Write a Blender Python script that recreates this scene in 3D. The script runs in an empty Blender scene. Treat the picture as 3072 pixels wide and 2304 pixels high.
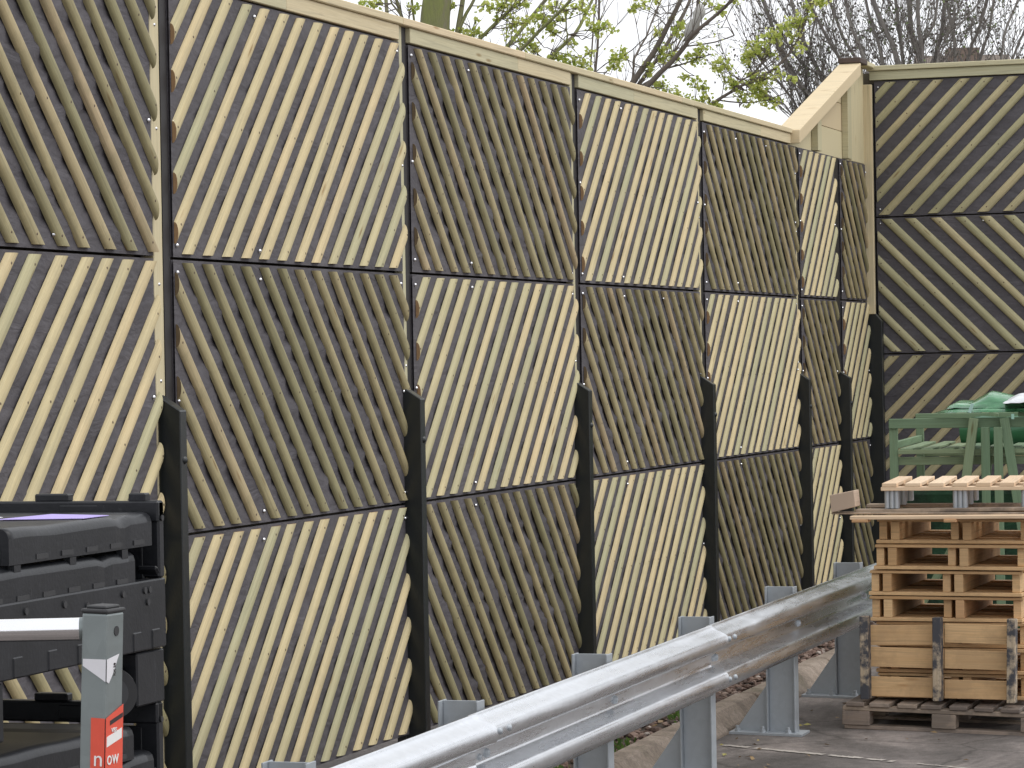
import bpy, math, random
from mathutils import Vector, Matrix
R = math.radians
rnd = random.Random(7)
scene = bpy.context.scene
C = scene.collection

# ------------------------------------------------------------------ camera
EYE = 2.03; YAW = .3167; PITCH = .0069; ROLL = .0182; FPX = 9460.0
_fw = Vector((-math.sin(YAW)*math.cos(PITCH), math.cos(YAW)*math.cos(PITCH), -math.sin(PITCH)))
_rt = Vector((math.cos(YAW), math.sin(YAW), 0))
_up = _rt.cross(_fw)
_r2 = _rt*math.cos(ROLL) - _up*math.sin(ROLL)
_u2 = _rt*math.sin(ROLL) + _up*math.cos(ROLL)
cam_d = bpy.data.cameras.new('camera'); cam = bpy.data.objects.new('camera', cam_d); C.objects.link(cam)
m = Matrix((_r2, _u2, -_fw)).transposed().to_4x4(); m.translation = Vector((0, 0, EYE))
cam.matrix_world = m
cam_d.sensor_width = 36; cam_d.lens = 36*FPX/3072; cam_d.clip_end = 2000; cam_d.clip_start = .1
scene.camera = cam

# ------------------------------------------------------------------ sky, sun, exposure
SUN_EL, SUN_AZ = 52, 78            # azimuth from +Y towards +X
w = bpy.data.worlds.new('World'); scene.world = w; w.use_nodes = True
nt = w.node_tree; nt.nodes.clear()
o_ = nt.nodes.new('ShaderNodeOutputWorld'); b_ = nt.nodes.new('ShaderNodeBackground')
s_ = nt.nodes.new('ShaderNodeTexSky'); s_.sky_type = 'NISHITA'; s_.sun_disc = False
s_.sun_elevation = R(SUN_EL); s_.sun_rotation = R(SUN_AZ); s_.dust_density = 4; s_.air_density = 1.5; s_.ozone_density = 1
h_ = nt.nodes.new('ShaderNodeHueSaturation'); h_.inputs['Saturation'].default_value = .12
mx_ = nt.nodes.new('ShaderNodeMix'); mx_.data_type = 'RGBA'; mx_.inputs[0].default_value = .8      # thick bright cloud over the clear sky
mx_.inputs[7].default_value = (10.2, 10.4, 10.8, 1)
nt.links.new(s_.outputs[0], h_.inputs['Color']); nt.links.new(h_.outputs[0], mx_.inputs[6]); nt.links.new(mx_.outputs[2], b_.inputs[0]); nt.links.new(b_.outputs[0], o_.inputs[0])
b_.inputs[1].default_value = .15
sd = bpy.data.lights.new('sun', 'SUN'); sd.energy = .9; sd.angle = R(28); sd.color = (1, .965, .9)
so = bpy.data.objects.new('sun', sd); C.objects.link(so)
_sd = Vector((math.sin(R(SUN_AZ))*math.cos(R(SUN_EL)), math.cos(R(SUN_AZ))*math.cos(R(SUN_EL)), math.sin(R(SUN_EL))))
so.rotation_euler = _sd.to_track_quat('Z', 'Y').to_euler()
scene.view_settings.view_transform = 'Standard'; scene.view_settings.look = 'None'
scene.view_settings.exposure = -.15; scene.view_settings.gamma = 1
scene.render.engine = 'CYCLES'

def sight(px, py, depth):
    """world point seen at photo pixel (px,py) at a given distance along the view"""
    u = (px-1536)/FPX; v = -(py-1152)/FPX
    return Vector((0, 0, EYE)) + (_fw + _r2*u + _u2*v)*depth

# ------------------------------------------------------------------ materials
def new_mat(name):
    m = bpy.data.materials.new(name); m.use_nodes = True
    n = m.node_tree; return m, n, n.nodes['Principled BSDF']
def N(n, t, **k):
    x = n.nodes.new(t)
    for a, v in k.items():
        if a in x.inputs.keys(): x.inputs[a].default_value = v
        else: setattr(x, a, v)
    return x
def ramp(n, src, stops):
    r = n.nodes.new('ShaderNodeValToRGB'); e = r.color_ramp.elements
    while len(e) > 1: e.remove(e[-1])
    e[0].position = stops[0][0]; e[0].color = (*stops[0][1], 1)
    for p, c in stops[1:]:
        q = e.new(p); q.color = (*c, 1)
    n.links.new(src, r.inputs[0]); return r.outputs[0]
def mix(n, a, b, f, mode='MIX'):
    x = n.nodes.new('ShaderNodeMix'); x.data_type = 'RGBA'; x.blend_type = mode
    for s, v in ((x.inputs[0], f), (x.inputs[6], a), (x.inputs[7], b)):
        if isinstance(v, (int, float)): s.default_value = v
        elif isinstance(v, tuple): s.default_value = (*v, 1)
        else: n.links.new(v, s)
    return x.outputs[2]
def noise(n, vec, scale, detail=4, rough=.6, dist=0):
    x = N(n, 'ShaderNodeTexNoise', Scale=scale, Detail=detail, Roughness=rough, Distortion=dist)
    if vec is not None: n.links.new(vec, x.inputs['Vector'])
    return x.outputs['Fac']
def bump(n, p, h, strength, dist=.01):
    b = N(n, 'ShaderNodeBump', Strength=strength, Distance=dist)
    n.links.new(h, b.inputs['Height']); n.links.new(b.outputs[0], p.inputs['Normal'])
def vecmap(n, src, scale, loc=(0, 0, 0)):
    x = n.nodes.new('ShaderNodeMapping'); x.inputs['Scale'].default_value = scale; x.inputs['Location'].default_value = loc
    n.links.new(src, x.inputs['Vector']); return x.outputs[0]

def wood(name, stops, rough=.75, grain=.28, stain=None, knots=True, stain_amt=.5):
    """sawn timber: grain runs along the board's own u axis; 'tone' picks each board's colour"""
    m, n, p = new_mat(name)
    uv = n.nodes.new('ShaderNodeUVMap').outputs[0]
    at = N(n, 'ShaderNodeAttribute', attribute_name='tone').outputs['Fac']
    base = ramp(n, at, stops)
    g1 = noise(n, vecmap(n, uv, (1.6, 42, 1)), 1, 5, .62, .6)
    g2 = noise(n, vecmap(n, uv, (3, 160, 1)), 1, 3, .5)
    gr = ramp(n, g1, [(.3, (1-grain*1.3,)*3), (.5, (1, 1, 1)), (.72, (1-grain*.6, 1-grain*.75, 1-grain))])
    c = mix(n, base, gr, 1.0, 'MULTIPLY')
    c = mix(n, c, ramp(n, g2, [(.35, (.86, .85, .83)), (.6, (1, 1, 1))]), .8, 'MULTIPLY')
    if knots:
        vo = N(n, 'ShaderNodeTexVoronoi', Scale=1.0)
        n.links.new(vecmap(n, uv, (2.1, 11, 1)), vo.inputs['Vector'])
        k = ramp(n, vo.outputs['Distance'], [(.0, (.38, .27, .17)), (.055, (.62, .5, .36)), (.13, (1, 1, 1))])
        c = mix(n, c, k, .9, 'MULTIPLY')
    if stain:
        tc = n.nodes.new('ShaderNodeTexCoord').outputs['Object']
        s = noise(n, tc, 9 if stain_amt >= 1 else 3.1, 6, .7)
        lo = .40 if stain_amt >= 1 else .46
        f = ramp(n, s, [(lo, (0, 0, 0)), (lo+.12, (stain_amt,)*3)])
        c = mix(n, c, stain, f)
    n.links.new(c, p.inputs['Base Color']); p.inputs['Roughness'].default_value = rough
    bump(n, p, g1, .35, .004)
    return m
def plain(name, col, rough=.6, metal=0, var=.15, scale=8, bmp=0, bscale=60, bdist=.003, spec=.5):
    m, n, p = new_mat(name)
    tc = n.nodes.new('ShaderNodeTexCoord').outputs['Object']
    s = noise(n, tc, scale, 6, .65)
    c = mix(n, tuple(x*(1-var) for x in col), tuple(min(1, x*(1+var)) for x in col), s)
    n.links.new(c, p.inputs['Base Color'])
    p.inputs['Roughness'].default_value = rough; p.inputs['Metallic'].default_value = metal
    p.inputs['Specular IOR Level'].default_value = spec
    if bmp: bump(n, p, noise(n, tc, bscale, 5, .6), bmp, bdist)
    return m

M = {}
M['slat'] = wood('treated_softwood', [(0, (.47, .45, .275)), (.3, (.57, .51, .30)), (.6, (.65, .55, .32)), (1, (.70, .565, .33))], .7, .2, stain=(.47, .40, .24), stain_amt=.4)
M['slat_shaded'] = wood('treated_softwood_shaded', [(0, (.31, .285, .155)), (.5, (.41, .35, .195)), (.85, (.46, .38, .215)), (1, (.49, .38, .23))], .7, .24, stain=(.23, .20, .105), stain_amt=.45)  # darker copy of the same timber; underside shade put into the colour
M['slat_half_shaded'] = wood('treated_softwood_half_shaded', [(0, (.42, .40, .23)), (.5, (.52, .47, .28)), (1, (.58, .49, .29))], .7, .22, stain=(.34, .32, .18), stain_amt=.4)  # same timber again; the end wall's dimmer light put into the colour
M['frame_wood'] = wood('new_timber', [(0, (.50, .49, .33)), (.5, (.63, .56, .36)), (1, (.74, .60, .39))], .7, .16)
M['pallet'] = wood('pallet_pine', [(0, (.50, .30, .14)), (.35, (.66, .42, .21)), (.7, (.75, .51, .27)), (1, (.68, .38, .19))], .75, .28, stain=(.42, .27, .14), stain_amt=.5)
M['pallet_new'] = wood('pallet_fresh_pine', [(0, (.72, .52, .34)), (1, (.84, .65, .46))], .75, .15)
M['pallet_old'] = wood('pallet_weathered', [(0, (.22, .17, .14)), (.5, (.33, .26, .21)), (1, (.42, .33, .25))], .85, .35, stain=(.10, .085, .075), stain_amt=.6)
M['mould'] = wood('mouldy_stringer', [(0, (.45, .36, .26)), (1, (.52, .42, .30))], .85, .3, stain=(.06, .06, .068), stain_amt=1.0)
M['end_grain'] = plain('end_grain', (.36, .22, .11), .85, var=.3, scale=30)
M['end_grain_dark'] = plain('end_grain_dark', (.17, .12, .065), .85, var=.3, scale=30)  # darker end grain for the ends of the shaded slat copies
M['bark'] = plain('bark', (.15, .125, .105), .9, var=.35, scale=9, bmp=.6, bscale=40, bdist=.01)
M['bark_cool'] = plain('bark_cool', (.235, .215, .195), .9, var=.3, scale=7, bmp=.4, bscale=40)
M['black_steel'] = plain('black_painted_steel', (.016, .019, .02), .33, var=.25, scale=5, bmp=.12, bscale=140)
M['post_steel'] = plain('dark_primer_steel', (.025, .022, .022), .6, var=.2, scale=5)  # matt dark steel of the barrier posts
M['screw'] = plain('zinc_screw', (.75, .75, .78), .22, metal=1, var=.05)
M['nail'] = plain('rusty_nail', (.11, .075, .05), .6, metal=.3, var=.2)
M['dark_wood'] = plain('rear_boarding', (.12, .10, .07), .9, var=.3, scale=4)
M['dark_cap'] = plain('dark_end_board', (.085, .06, .05), .85, var=.35, scale=15)  # dark brown board at the top end of the raking coping
M['rubber'] = plain('rubber', (.03, .03, .032), .6, var=.2)
M['chrome'] = plain('polished_steel_tube', (.82, .82, .84), .16, metal=1, var=.05, scale=20)
M['leaf'] = None
# geotextile membrane
def membrane():
    m, n, p = new_mat('geotextile_membrane')
    tc = n.nodes.new('ShaderNodeTexCoord').outputs['Object']
    a = noise(n, tc, 2.2, 6, .7)
    c = ramp(n, a, [(.3, (.068, .063, .070)), (.55, (.095, .088, .097)), (.75, (.125, .116, .127))])
    f = noise(n, tc, 55, 4, .7)
    c = mix(n, c, ramp(n, f, [(.3, (.88, .87, .88)), (.7, (1.08, 1.07, 1.08))]), 1, 'MULTIPLY')
    n.links.new(c, p.inputs['Base Color']); p.inputs['Roughness'].default_value = .72
    wv = noise(n, vecmap(n, tc, (3.2, 3.2, 9)), 1.6, 4, .5, 1.0)
    bump(n, p, wv, .28, .05)
    return m
M['membrane'] = membrane()
def galv(name, base, rough, metal=.85, spang=38, var=.25):
    m, n, p = new_mat(name)
    tc = n.nodes.new('ShaderNodeTexCoord').outputs['Object']
    vo = N(n, 'ShaderNodeTexVoronoi', Scale=spang); n.links.new(tc, vo.inputs['Vector'])
    s2 = noise(n, vecmap(n, tc, (1, .35, 5)), 3.2, 6, .7, .5)
    c = mix(n, tuple(x*(1-var) for x in base), tuple(min(1, x*(1+var*.6)) for x in base), s2)
    c = mix(n, c, ramp(n, vo.outputs['Color'], [(0, (.9, .9, .9)), (1, (1.05, 1.05, 1.05))]), .6, 'MULTIPLY')
    n.links.new(c, p.inputs['Base Color']); p.inputs['Metallic'].default_value = metal
    r = N(n, 'ShaderNodeMapRange'); n.links.new(s2, r.inputs[0]); r.inputs[1].default_value = .3; r.inputs[2].default_value = .7
    r.inputs[3].default_value = rough-.09; r.inputs[4].default_value = rough+.14
    n.links.new(r.outputs[0], p.inputs['Roughness'])
    bump(n, p, s2, .03, .01)
    return m
M['galv'] = galv('galvanised_beam', (.74, .76, .79), .26, .95, var=.22)
M['galv_post'] = galv('galvanised_post', (.40, .43, .46), .5, .35, var=.10)
M['grey_post'] = galv('scuffed_grey_steel', (.24, .27, .27), .42, .5, var=.15)
def blackplastic():
    m, n, p = new_mat('scuffed_black_plastic')
    tc = n.nodes.new('ShaderNodeTexCoord').outputs['Object']
    a = noise(n, tc, 6, 7, .75); st = noise(n, vecmap(n, tc, (9, 30, 4)), 2, 6, .8)
    c = ramp(n, a, [(.35, (.010, .011, .013)), (.7, (.020, .021, .025))])
    c = mix(n, c, (.12, .125, .14), ramp(n, st, [(.60, (0, 0, 0)), (.76, (.5, .5, .5))]))
    n.links.new(c, p.inputs['Base Color']); p.inputs['Roughness'].default_value = .36; p.inputs['Specular IOR Level'].default_value = .3
    bump(n, p, noise(n, tc, 90, 4, .6), .15, .003)
    return m
M['plastic'] = blackplastic()
def leafmat(name, stops, tr=.5):
    m, n, p = new_mat(name)
    at = N(n, 'ShaderNodeAttribute', attribute_name='tone').outputs['Fac']
    c = ramp(n, at, stops)
    n.links.new(c, p.inputs['Base Color']); p.inputs['Roughness'].default_value = .55
    t = n.nodes.new('ShaderNodeBsdfTranslucent'); n.links.new(c, t.inputs[0])
    ms = n.nodes.new('ShaderNodeMixShader'); ms.inputs[0].default_value = tr
    n.links.new(p.outputs[0], ms.inputs[1]); n.links.new(t.outputs[0], ms.inputs[2])
    n.links.new(ms.outputs[0], n.nodes['Material Output'].inputs[0]); return m
M['leaf'] = leafmat('spring_leaf', [(0, (.36, .46, .08)), (.5, (.60, .66, .18)), (1, (.76, .76, .32))], .6)
M['leaf_dull'] = leafmat('dull_leaf', [(0, (.10, .075, .07)), (.55, (.14, .12, .10)), (.8, (.13, .18, .07)), (1, (.22, .28, .10))], .3)
def mossbark():
    m, n, p = new_mat('mossy_bark')
    tc = n.nodes.new('ShaderNodeTexCoord').outputs['Object']
    a = noise(n, vecmap(n, tc, (3, 3, .7)), 1.6, 6, .7, .4)
    c = ramp(n, a, [(.33, (.22, .19, .15)), (.5, (.21, .22, .09)), (.68, (.27, .31, .08))])
    n.links.new(c, p.inputs['Base Color']); p.inputs['Roughness'].default_value = .95
    bump(n, p, noise(n, vecmap(n, tc, (30, 30, 6)), 1, 5, .7), .7, .02)
    return m
M['moss_bark'] = mossbark()

# ------------------------------------------------------------------ mesh builder
class MB:
    def __init__(s): s.v = []; s.f = []; s.uv = []; s.t = []; s.s = []; s.m = []; s.cur = 0
    def face(s, idx, uvs=None, tone=.5, smooth=False):
        s.f.append(idx); s.uv.append(uvs or [(0, 0)]*len(idx)); s.t.append(tone); s.s.append(smooth); s.m.append(s.cur)
    def quad(s, a, b, c, d, uvs=None, tone=.5, smooth=False):
        i = len(s.v); s.v += [tuple(a), tuple(b), tuple(c), tuple(d)]
        s.face([i, i+1, i+2, i+3], uvs, tone, smooth)
    def box(s, c, d, rot=None, axis=None, tone=None, skew=None):
        """c centre, d full sizes, rot Matrix3, axis = grain axis (0,1,2)"""
        c = Vector(c); h = [x/2 for x in d]
        if axis is None: axis = max(range(3), key=lambda i: d[i])
        if tone is None: tone = rnd.random()
        ou, ov = rnd.random()*50, rnd.random()*50
        P = []
        for x in (-1, 1):
            for y in (-1, 1):
                for z in (-1, 1):
                    q = Vector((x*h[0], y*h[1], z*h[2]))
                    P.append(q)
        W = [(rot @ q if rot else q)+c for q in P]
        i = len(s.v); s.v += [tuple(q) for q in W]
        F = [((0, 1, 3, 2), 0), ((4, 6, 7, 5), 0), ((0, 4, 5, 1), 1), ((2, 3, 7, 6), 1), ((0, 2, 6, 4), 2), ((1, 5, 7, 3), 2)]
        for idx, nax in F:
            o = [a for a in range(3) if a != nax]
            if axis in o: ua, va = axis, [a for a in o if a != axis][0]
            else: ua, va = o
            uv = [(P[k][ua]+ou, P[k][va]+ov+nax*.37) for k in idx]
            s.face([i+k for k in idx], uv, tone)
    def prism(s, pts, axis_vec, tone=.5, uvs=True):
        """extrude a planar polygon (list of 3D points) along axis_vec"""
        n = len(pts); i = len(s.v); a = Vector(axis_vec); L = a.length
        s.v += [tuple(p) for p in pts] + [tuple(Vector(p)+a) for p in pts]
        ou, ov = rnd.random()*50, rnd.random()*50
        s.face([i+k for k in range(n)][::-1], [(ou+k*.01, ov) for k in range(n)], tone)
        s.face([i+n+k for k in range(n)], [(ou+k*.01, ov) for k in range(n)], tone)
        acc = 0
        for k in range(n):
            j = (k+1) % n; e = (Vector(pts[j])-Vector(pts[k])).length
            s.face([i+k, i+j, i+n+j, i+n+k], [(ou, ov+acc), (ou, ov+acc+e), (ou+L, ov+acc+e), (ou+L, ov+acc)], tone); acc += e
    def tube(s, pts, rad, n=6, cap=True, tone=.5, smooth=True):
        pts = [Vector(p) for p in pts]; i0 = len(s.v); ou = rnd.random()*20
        if isinstance(rad, (int, float)): rad = [rad]*len(pts)
        up = None; acc = 0
        for k, p in enumerate(pts):
            d = (pts[min(k+1, len(pts)-1)]-pts[max(k-1, 0)]).normalized()
            if up is None: up = d.orthogonal().normalized()
            a = (up - d*up.dot(d)); a = a.normalized() if a.length > 1e-6 else d.orthogonal().normalized()
            up = a; b = d.cross(a)
            for j in range(n):
                t = 2*math.pi*j/n; s.v.append(tuple(p+(a*math.cos(t)+b*math.sin(t))*rad[k]))
        for k in range(len(pts)-1):
            L = (pts[k+1]-pts[k]).length
            for j in range(n):
                q = (j+1) % n
                s.face([i0+k*n+j, i0+k*n+q, i0+(k+1)*n+q, i0+(k+1)*n+j],
                       [(acc+ou, j/n), (acc+ou, (j+1)/n), (acc+L+ou, (j+1)/n), (acc+L+ou, j/n)], tone, smooth)
            acc += L
        if cap:
            for k, rev in ((0, True), (len(pts)-1, False)):
                i = len(s.v); ring = [s.v[i0+k*n+j] for j in range(n)]; s.v += ring
                idx = list(range(i, i+n)); s.face(idx[::-1] if rev else idx, None, tone)
    def dome(s, c, nrm, r, h=None, n=6, tone=.5):
        c = Vector(c); nrm = Vector(nrm).normalized(); a = nrm.orthogonal().normalized(); b = nrm.cross(a); h = h or r*.6
        i = len(s.v)
        for rr, hh in ((r, 0), (r*.75, h*.7)):
            for j in range(n):
                t = 2*math.pi*j/n; s.v.append(tuple(c+(a*math.cos(t)+b*math.sin(t))*rr+nrm*hh))
        s.v.append(tuple(c+nrm*h))
        for j in range(n):
            q = (j+1) % n
            s.face([i+j, i+q, i+n+q, i+n+j], None, tone, True); s.face([i+n+j, i+n+q, i+2*n], None, tone, True)
    def build(s, name, mat, parent=None, loc=None, bevel=0, seg=1):
        me = bpy.data.meshes.new(name); me.from_pydata(s.v, [], s.f)
        uvl = me.uv_layers.new(name='UVMap'); flat = []
        for u in s.uv:
            for q in u: flat += [q[0], q[1]]
        uvl.data.foreach_set('uv', flat)
        at = me.attributes.new('tone', 'FLOAT', 'FACE'); at.data.foreach_set('value', s.t)
        me.polygons.foreach_set('use_smooth', s.s)
        for q in (mat if isinstance(mat, (list, tuple)) else [mat]): me.materials.append(q)
        me.polygons.foreach_set('material_index', s.m)
        o = bpy.data.objects.new(name, me); C.objects.link(o)
        if parent: o.parent = parent
        if loc is not None: o.location = loc
        if bevel:
            b = o.modifiers.new('bevel', 'BEVEL'); b.width = bevel; b.segments = seg; b.limit_method = 'ANGLE'; b.angle_limit = R(40)
        return o
def tag(o, label=None, cat=None, group=None, kind=None):
    if label: o['label'] = label
    if cat: o['category'] = cat
    if group: o['group'] = group
    if kind: o['kind'] = kind
    return o
def empty(name, loc=(0, 0, 0), rot=(0, 0, 0)):
    o = bpy.data.objects.new(name, None); C.objects.link(o); o.location = loc; o.rotation_euler = rot
    o.empty_display_size = .2; return o
def copy_thing(o, loc, rot):
    r = o.copy(); C.objects.link(r); r.location = loc; r.rotation_euler = rot
    for ch in list(o.children):
        c = ch.copy(); C.objects.link(c); c.parent = r
        for g in ch.children:
            d = g.copy(); C.objects.link(d); d.parent = c
    return r

# ------------------------------------------------------------------ setting: ground, kerb, gravel
def gz(x, y):
    return .0088*(min(max(y, 0), 30)-16.5) - .022*(min(max(x, -4.3), 4)+3.83)
def ground():
    xs = [-300, -60, -20, -9, -4.28, -3.2, -2, 0, 2, 4, 20, 80, 300]; ys = [-300, -60, -10, 0, 5, 10, 15, 20, 25, 30, 60, 120, 300]
    b = MB(); b.v = [(x, y, gz(x, y)) for y in ys for x in xs]; n = len(xs)
    for j in range(len(ys)-1):
        for i in range(n-1): b.face([j*n+i, j*n+i+1, (j+1)*n+i+1, (j+1)*n+i], None, .5, True)
    m, nn, p = new_mat('worn_asphalt')
    tc = nn.nodes.new('ShaderNodeTexCoord').outputs['Object']
    a = noise(nn, vecmap(nn, tc, (1, .55, 1)), 1.3, 7, .7, .6); f = noise(nn, tc, 130, 3, .8); g = noise(nn, tc, 22, 5, .7)
    c = ramp(nn, a, [(.34, (.075, .066, .06)), (.5, (.16, .14, .13)), (.62, (.30, .26, .24))])
    c = mix(nn, c, ramp(nn, f, [(.3, (.62, .62, .62)), (.55, (1, 1, 1)), (.75, (1.35, 1.32, 1.28))]), 1, 'MULTIPLY')
    c = mix(nn, c, ramp(nn, g, [(.35, (.75, .74, .73)), (.6, (1, 1, 1))]), 1, 'MULTIPLY')
    vc = N(nn, 'ShaderNodeTexVoronoi', Scale=1.1, feature='DISTANCE_TO_EDGE'); wp = N(nn, 'ShaderNodeMix', data_type='RGBA'); nz = N(nn, 'ShaderNodeTexNoise', Scale=3.0, Detail=5); nn.links.new(tc, nz.inputs['Vector']); wp.inputs[0].default_value = .12; nn.links.new(tc, wp.inputs[6]); nn.links.new(nz.outputs['Color'], wp.inputs[7]); nn.links.new(wp.outputs[2], vc.inputs['Vector'])
    c = mix(nn, c, ramp(nn, vc.outputs['Distance'], [(.0, (.45, .43, .42)), (.012, (1, 1, 1))]), .8, 'MULTIPLY')
    mo = noise(nn, tc, 3.3, 6, .75)
    c = mix(nn, c, (.13, .12, .03), ramp(nn, mo, [(.66, (0, 0, 0)), (.76, (.6, .6, .6))]))
    nn.links.new(c, p.inputs['Base Color']); p.inputs['Roughness'].default_value = .85
    bump(nn, p, f, .5, .006)
    tag(b.build('ground', m), kind='structure')
ground()
# worn white line on the asphalt
lb = MB()
L0 = Vector((-4.12, 16.02)); L1 = Vector((-2.3, 15.42)); dv = (L1-L0); nv = Vector((-dv.y, dv.x)).normalized()
for k in range(60):
    t0 = k/60; t1 = (k+1)/60
    fade = 1 if t0 < .55 else .5
    if rnd.random() > (.92 if t0 < .45 else .62): continue
    w0 = .028*fade*(.55+rnd.random()*.6); w1 = .028*fade*(.55+rnd.random()*.6); o0 = rnd.uniform(-.006, .006)
    P = []
    for t, s in ((t0, -w0+o0), (t1, -w1+o0), (t1, w1+o0), (t0, w0+o0)):
        q = L0+dv*t+nv*s; P.append((q.x, q.y, gz(q.x, q.y)+.004))
    lb.quad(*P)
tag(lb.build('road_marking', plain('worn_white_paint', (.42, .38, .34), .8, var=.4, scale=60)), kind='structure')

def kerb():
    b = MB(); y = 4.0; k = 0
    while y < 26.9:
        L = .915*1.05; z = gz(-4.25, y+L/2); dx = rnd.uniform(-.012, .012); tilt = rnd.uniform(-.01, .01)
        rot = Matrix.Rotation(.0088+tilt*.3, 3, 'X') @ Matrix.Rotation(tilt, 3, 'Z')
        h = .27; x0, x1 = -.075, .075
        prof = [(-.045, -.15), (.135, -.15), (.132, .015), (.075, .078), (.062, .094), (.04, .102), (-.045, .104)]
        pts = [rot @ Vector((px, 0, pz)) + Vector((-4.345+dx, y, z+rnd.uniform(-.002, .002))) for px, pz in prof]
        b.prism(pts, rot @ Vector((0, L-.012, 0))); y += L; k += 1
    m, n, p = new_mat('old_concrete_kerb'); tc = n.nodes.new('ShaderNodeTexCoord').outputs['Object']
    a = noise(n, tc, 5, 7, .75); g = noise(n, tc, 70, 4, .7); d = noise(n, tc, 2.1, 6, .7)
    c = ramp(n, a, [(.3, (.17, .135, .105)), (.5, (.30, .24, .19)), (.7, (.42, .35, .29))])
    c = mix(n, c, ramp(n, g, [(.35, (.7, .7, .7)), (.6, (1.05, 1.05, 1.05))]), 1, 'MULTIPLY')
    c = mix(n, c, (.07, .075, .03), ramp(n, d, [(.55, (0, 0, 0)), (.7, (.55, .55, .55))]))
    n.links.new(c, p.inputs['Base Color']); p.inputs['Roughness'].default_value = .9; bump(n, p, g, .6, .01)
    tag(b.build('kerb', m, bevel=.006), kind='structure')
kerb()
def gravel():
    b = MB(); b.quad((-5.72, 3, gz(-5, 3)+.05), (-4.38, 3, gz(-5, 3)+.05), (-4.38, 27.05, gz(-5, 27)+.05), (-5.72, 27.05, gz(-5, 27)+.05))
    tag(b.build('gravel_bed', plain('bed_soil', (.06, .045, .035), .95, var=.4, scale=30, bmp=.8, bscale=60)), kind='structure')
    s = MB(); PH = (1+5**.5)/2
    iv = [Vector(v).normalized() for v in ((-1, PH, 0), (1, PH, 0), (-1, -PH, 0), (1, -PH, 0), (0, -1, PH), (0, 1, PH), (0, -1, -PH), (0, 1, -PH), (PH, 0, -1), (PH, 0, 1), (-PH, 0, -1), (-PH, 0, 1))]
    fi = [(0, 11, 5), (0, 5, 1), (0, 1, 7), (0, 7, 10), (0, 10, 11), (1, 5, 9), (5, 11, 4), (11, 10, 2), (10, 7, 6), (7, 1, 8), (3, 9, 4), (3, 4, 2), (3, 2, 6), (3, 6, 8), (3, 8, 9), (4, 9, 5), (2, 4, 11), (6, 2, 10), (8, 6, 7), (9, 8, 1)]
    for k in range(7000):
        y = 11.5+rnd.random()**.9*14.5; x = rnd.uniform(-5.5, -4.40)
        r = rnd.uniform(.011, .03); i = len(s.v); t = rnd.random()
        sc = Vector((rnd.uniform(.7, 1.3), rnd.uniform(.7, 1.3), rnd.uniform(.4, .8))); rot = Matrix.Rotation(rnd.random()*6.28, 3, 'Z') @ Matrix.Rotation(rnd.uniform(-.5, .5), 3, 'X')
        z = gz(-5, y)+.056+rnd.random()*.022
        for v in iv:
            q = rot @ Vector((v.x*sc.x, v.y*sc.y, v.z*sc.z))*(r*rnd.uniform(.85, 1.1)); s.v.append((q.x+x, q.y+y, q.z+z))
        for f in fi: s.face([i+a for a in f], None, t)
    m, n, p = new_mat('brown_gravel')
    at = N(n, 'ShaderNodeAttribute', attribute_name='tone').outputs['Fac']
    n.links.new(ramp(n, at, [(0, (.06, .04, .032)), (.35, (.14, .085, .065)), (.7, (.21, .14, .11)), (.93, (.30, .22, .18)), (1, (.45, .40, .36))]), p.inputs['Base Color']); p.inputs['Roughness'].default_value = .8
    tag(s.build('gravel', m), label='reddish brown gravel filling the bed behind the kerb', cat='gravel', kind='stuff')
    g = MB()
    for cx, cy in ((-4.52, 12.6), (-4.47, 13.4), (-4.5, 14.2), (-4.46, 15.1), (-5.0, 13.1), (-4.48, 16.6)):
        for k in range(80):
            x = cx+rnd.gauss(0, .05); y = cy+rnd.gauss(0, .16); z = gz(-5, y)+.075; a = rnd.random()*6.28; l = rnd.uniform(.015, .05)
            d = Vector((math.cos(a), math.sin(a), 0)); q = Vector((x, y, z)); u = Vector((0, 0, l))
            g.quad(q-d*.006, q+d*.006, q+d*.01+u+d*l*.5, q-d*.004+u+d*l*.5, None, rnd.random())
    tag(g.build('weeds', leafmat('weed_leaf', [(0, (.05, .12, .02)), (1, (.16, .26, .05))], .3)), label='low green weeds sprouting along the edge of the gravel', cat='weeds', kind='stuff')
    lf = MB()
    for k in range(260):
        if rnd.random() < .5: x = rnd.uniform(-5.5, -4.45); y = rnd.uniform(12, 24); z = gz(-5, y)+.10
        else:
            x = rnd.uniform(-4.25, -2.4) if rnd.random() < .55 else -4.26+rnd.random()**2*.5; y = rnd.uniform(12, 19.5); z = gz(x, y)+.008
        a = rnd.random()*6.28; l = rnd.uniform(.01, .03); d = Vector((math.cos(a), math.sin(a), rnd.uniform(-.1, .3))); e = Vector((-math.sin(a), math.cos(a), rnd.uniform(-.1, .3)))
        q = Vector((x, y, z)); lf.quad(q-d*l, q-e*l*.5, q+d*l, q+e*l*.5+Vector((0, 0, .006)), None, rnd.random())
    tag(lf.build('leaf_litter', leafmat('dead_leaf', [(0, (.10, .06, .03)), (.7, (.30, .20, .09)), (1, (.36, .33, .08))], .1)), label='scattered dead leaves on the gravel and asphalt', cat='leaves', kind='stuff')
gravel()

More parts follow.
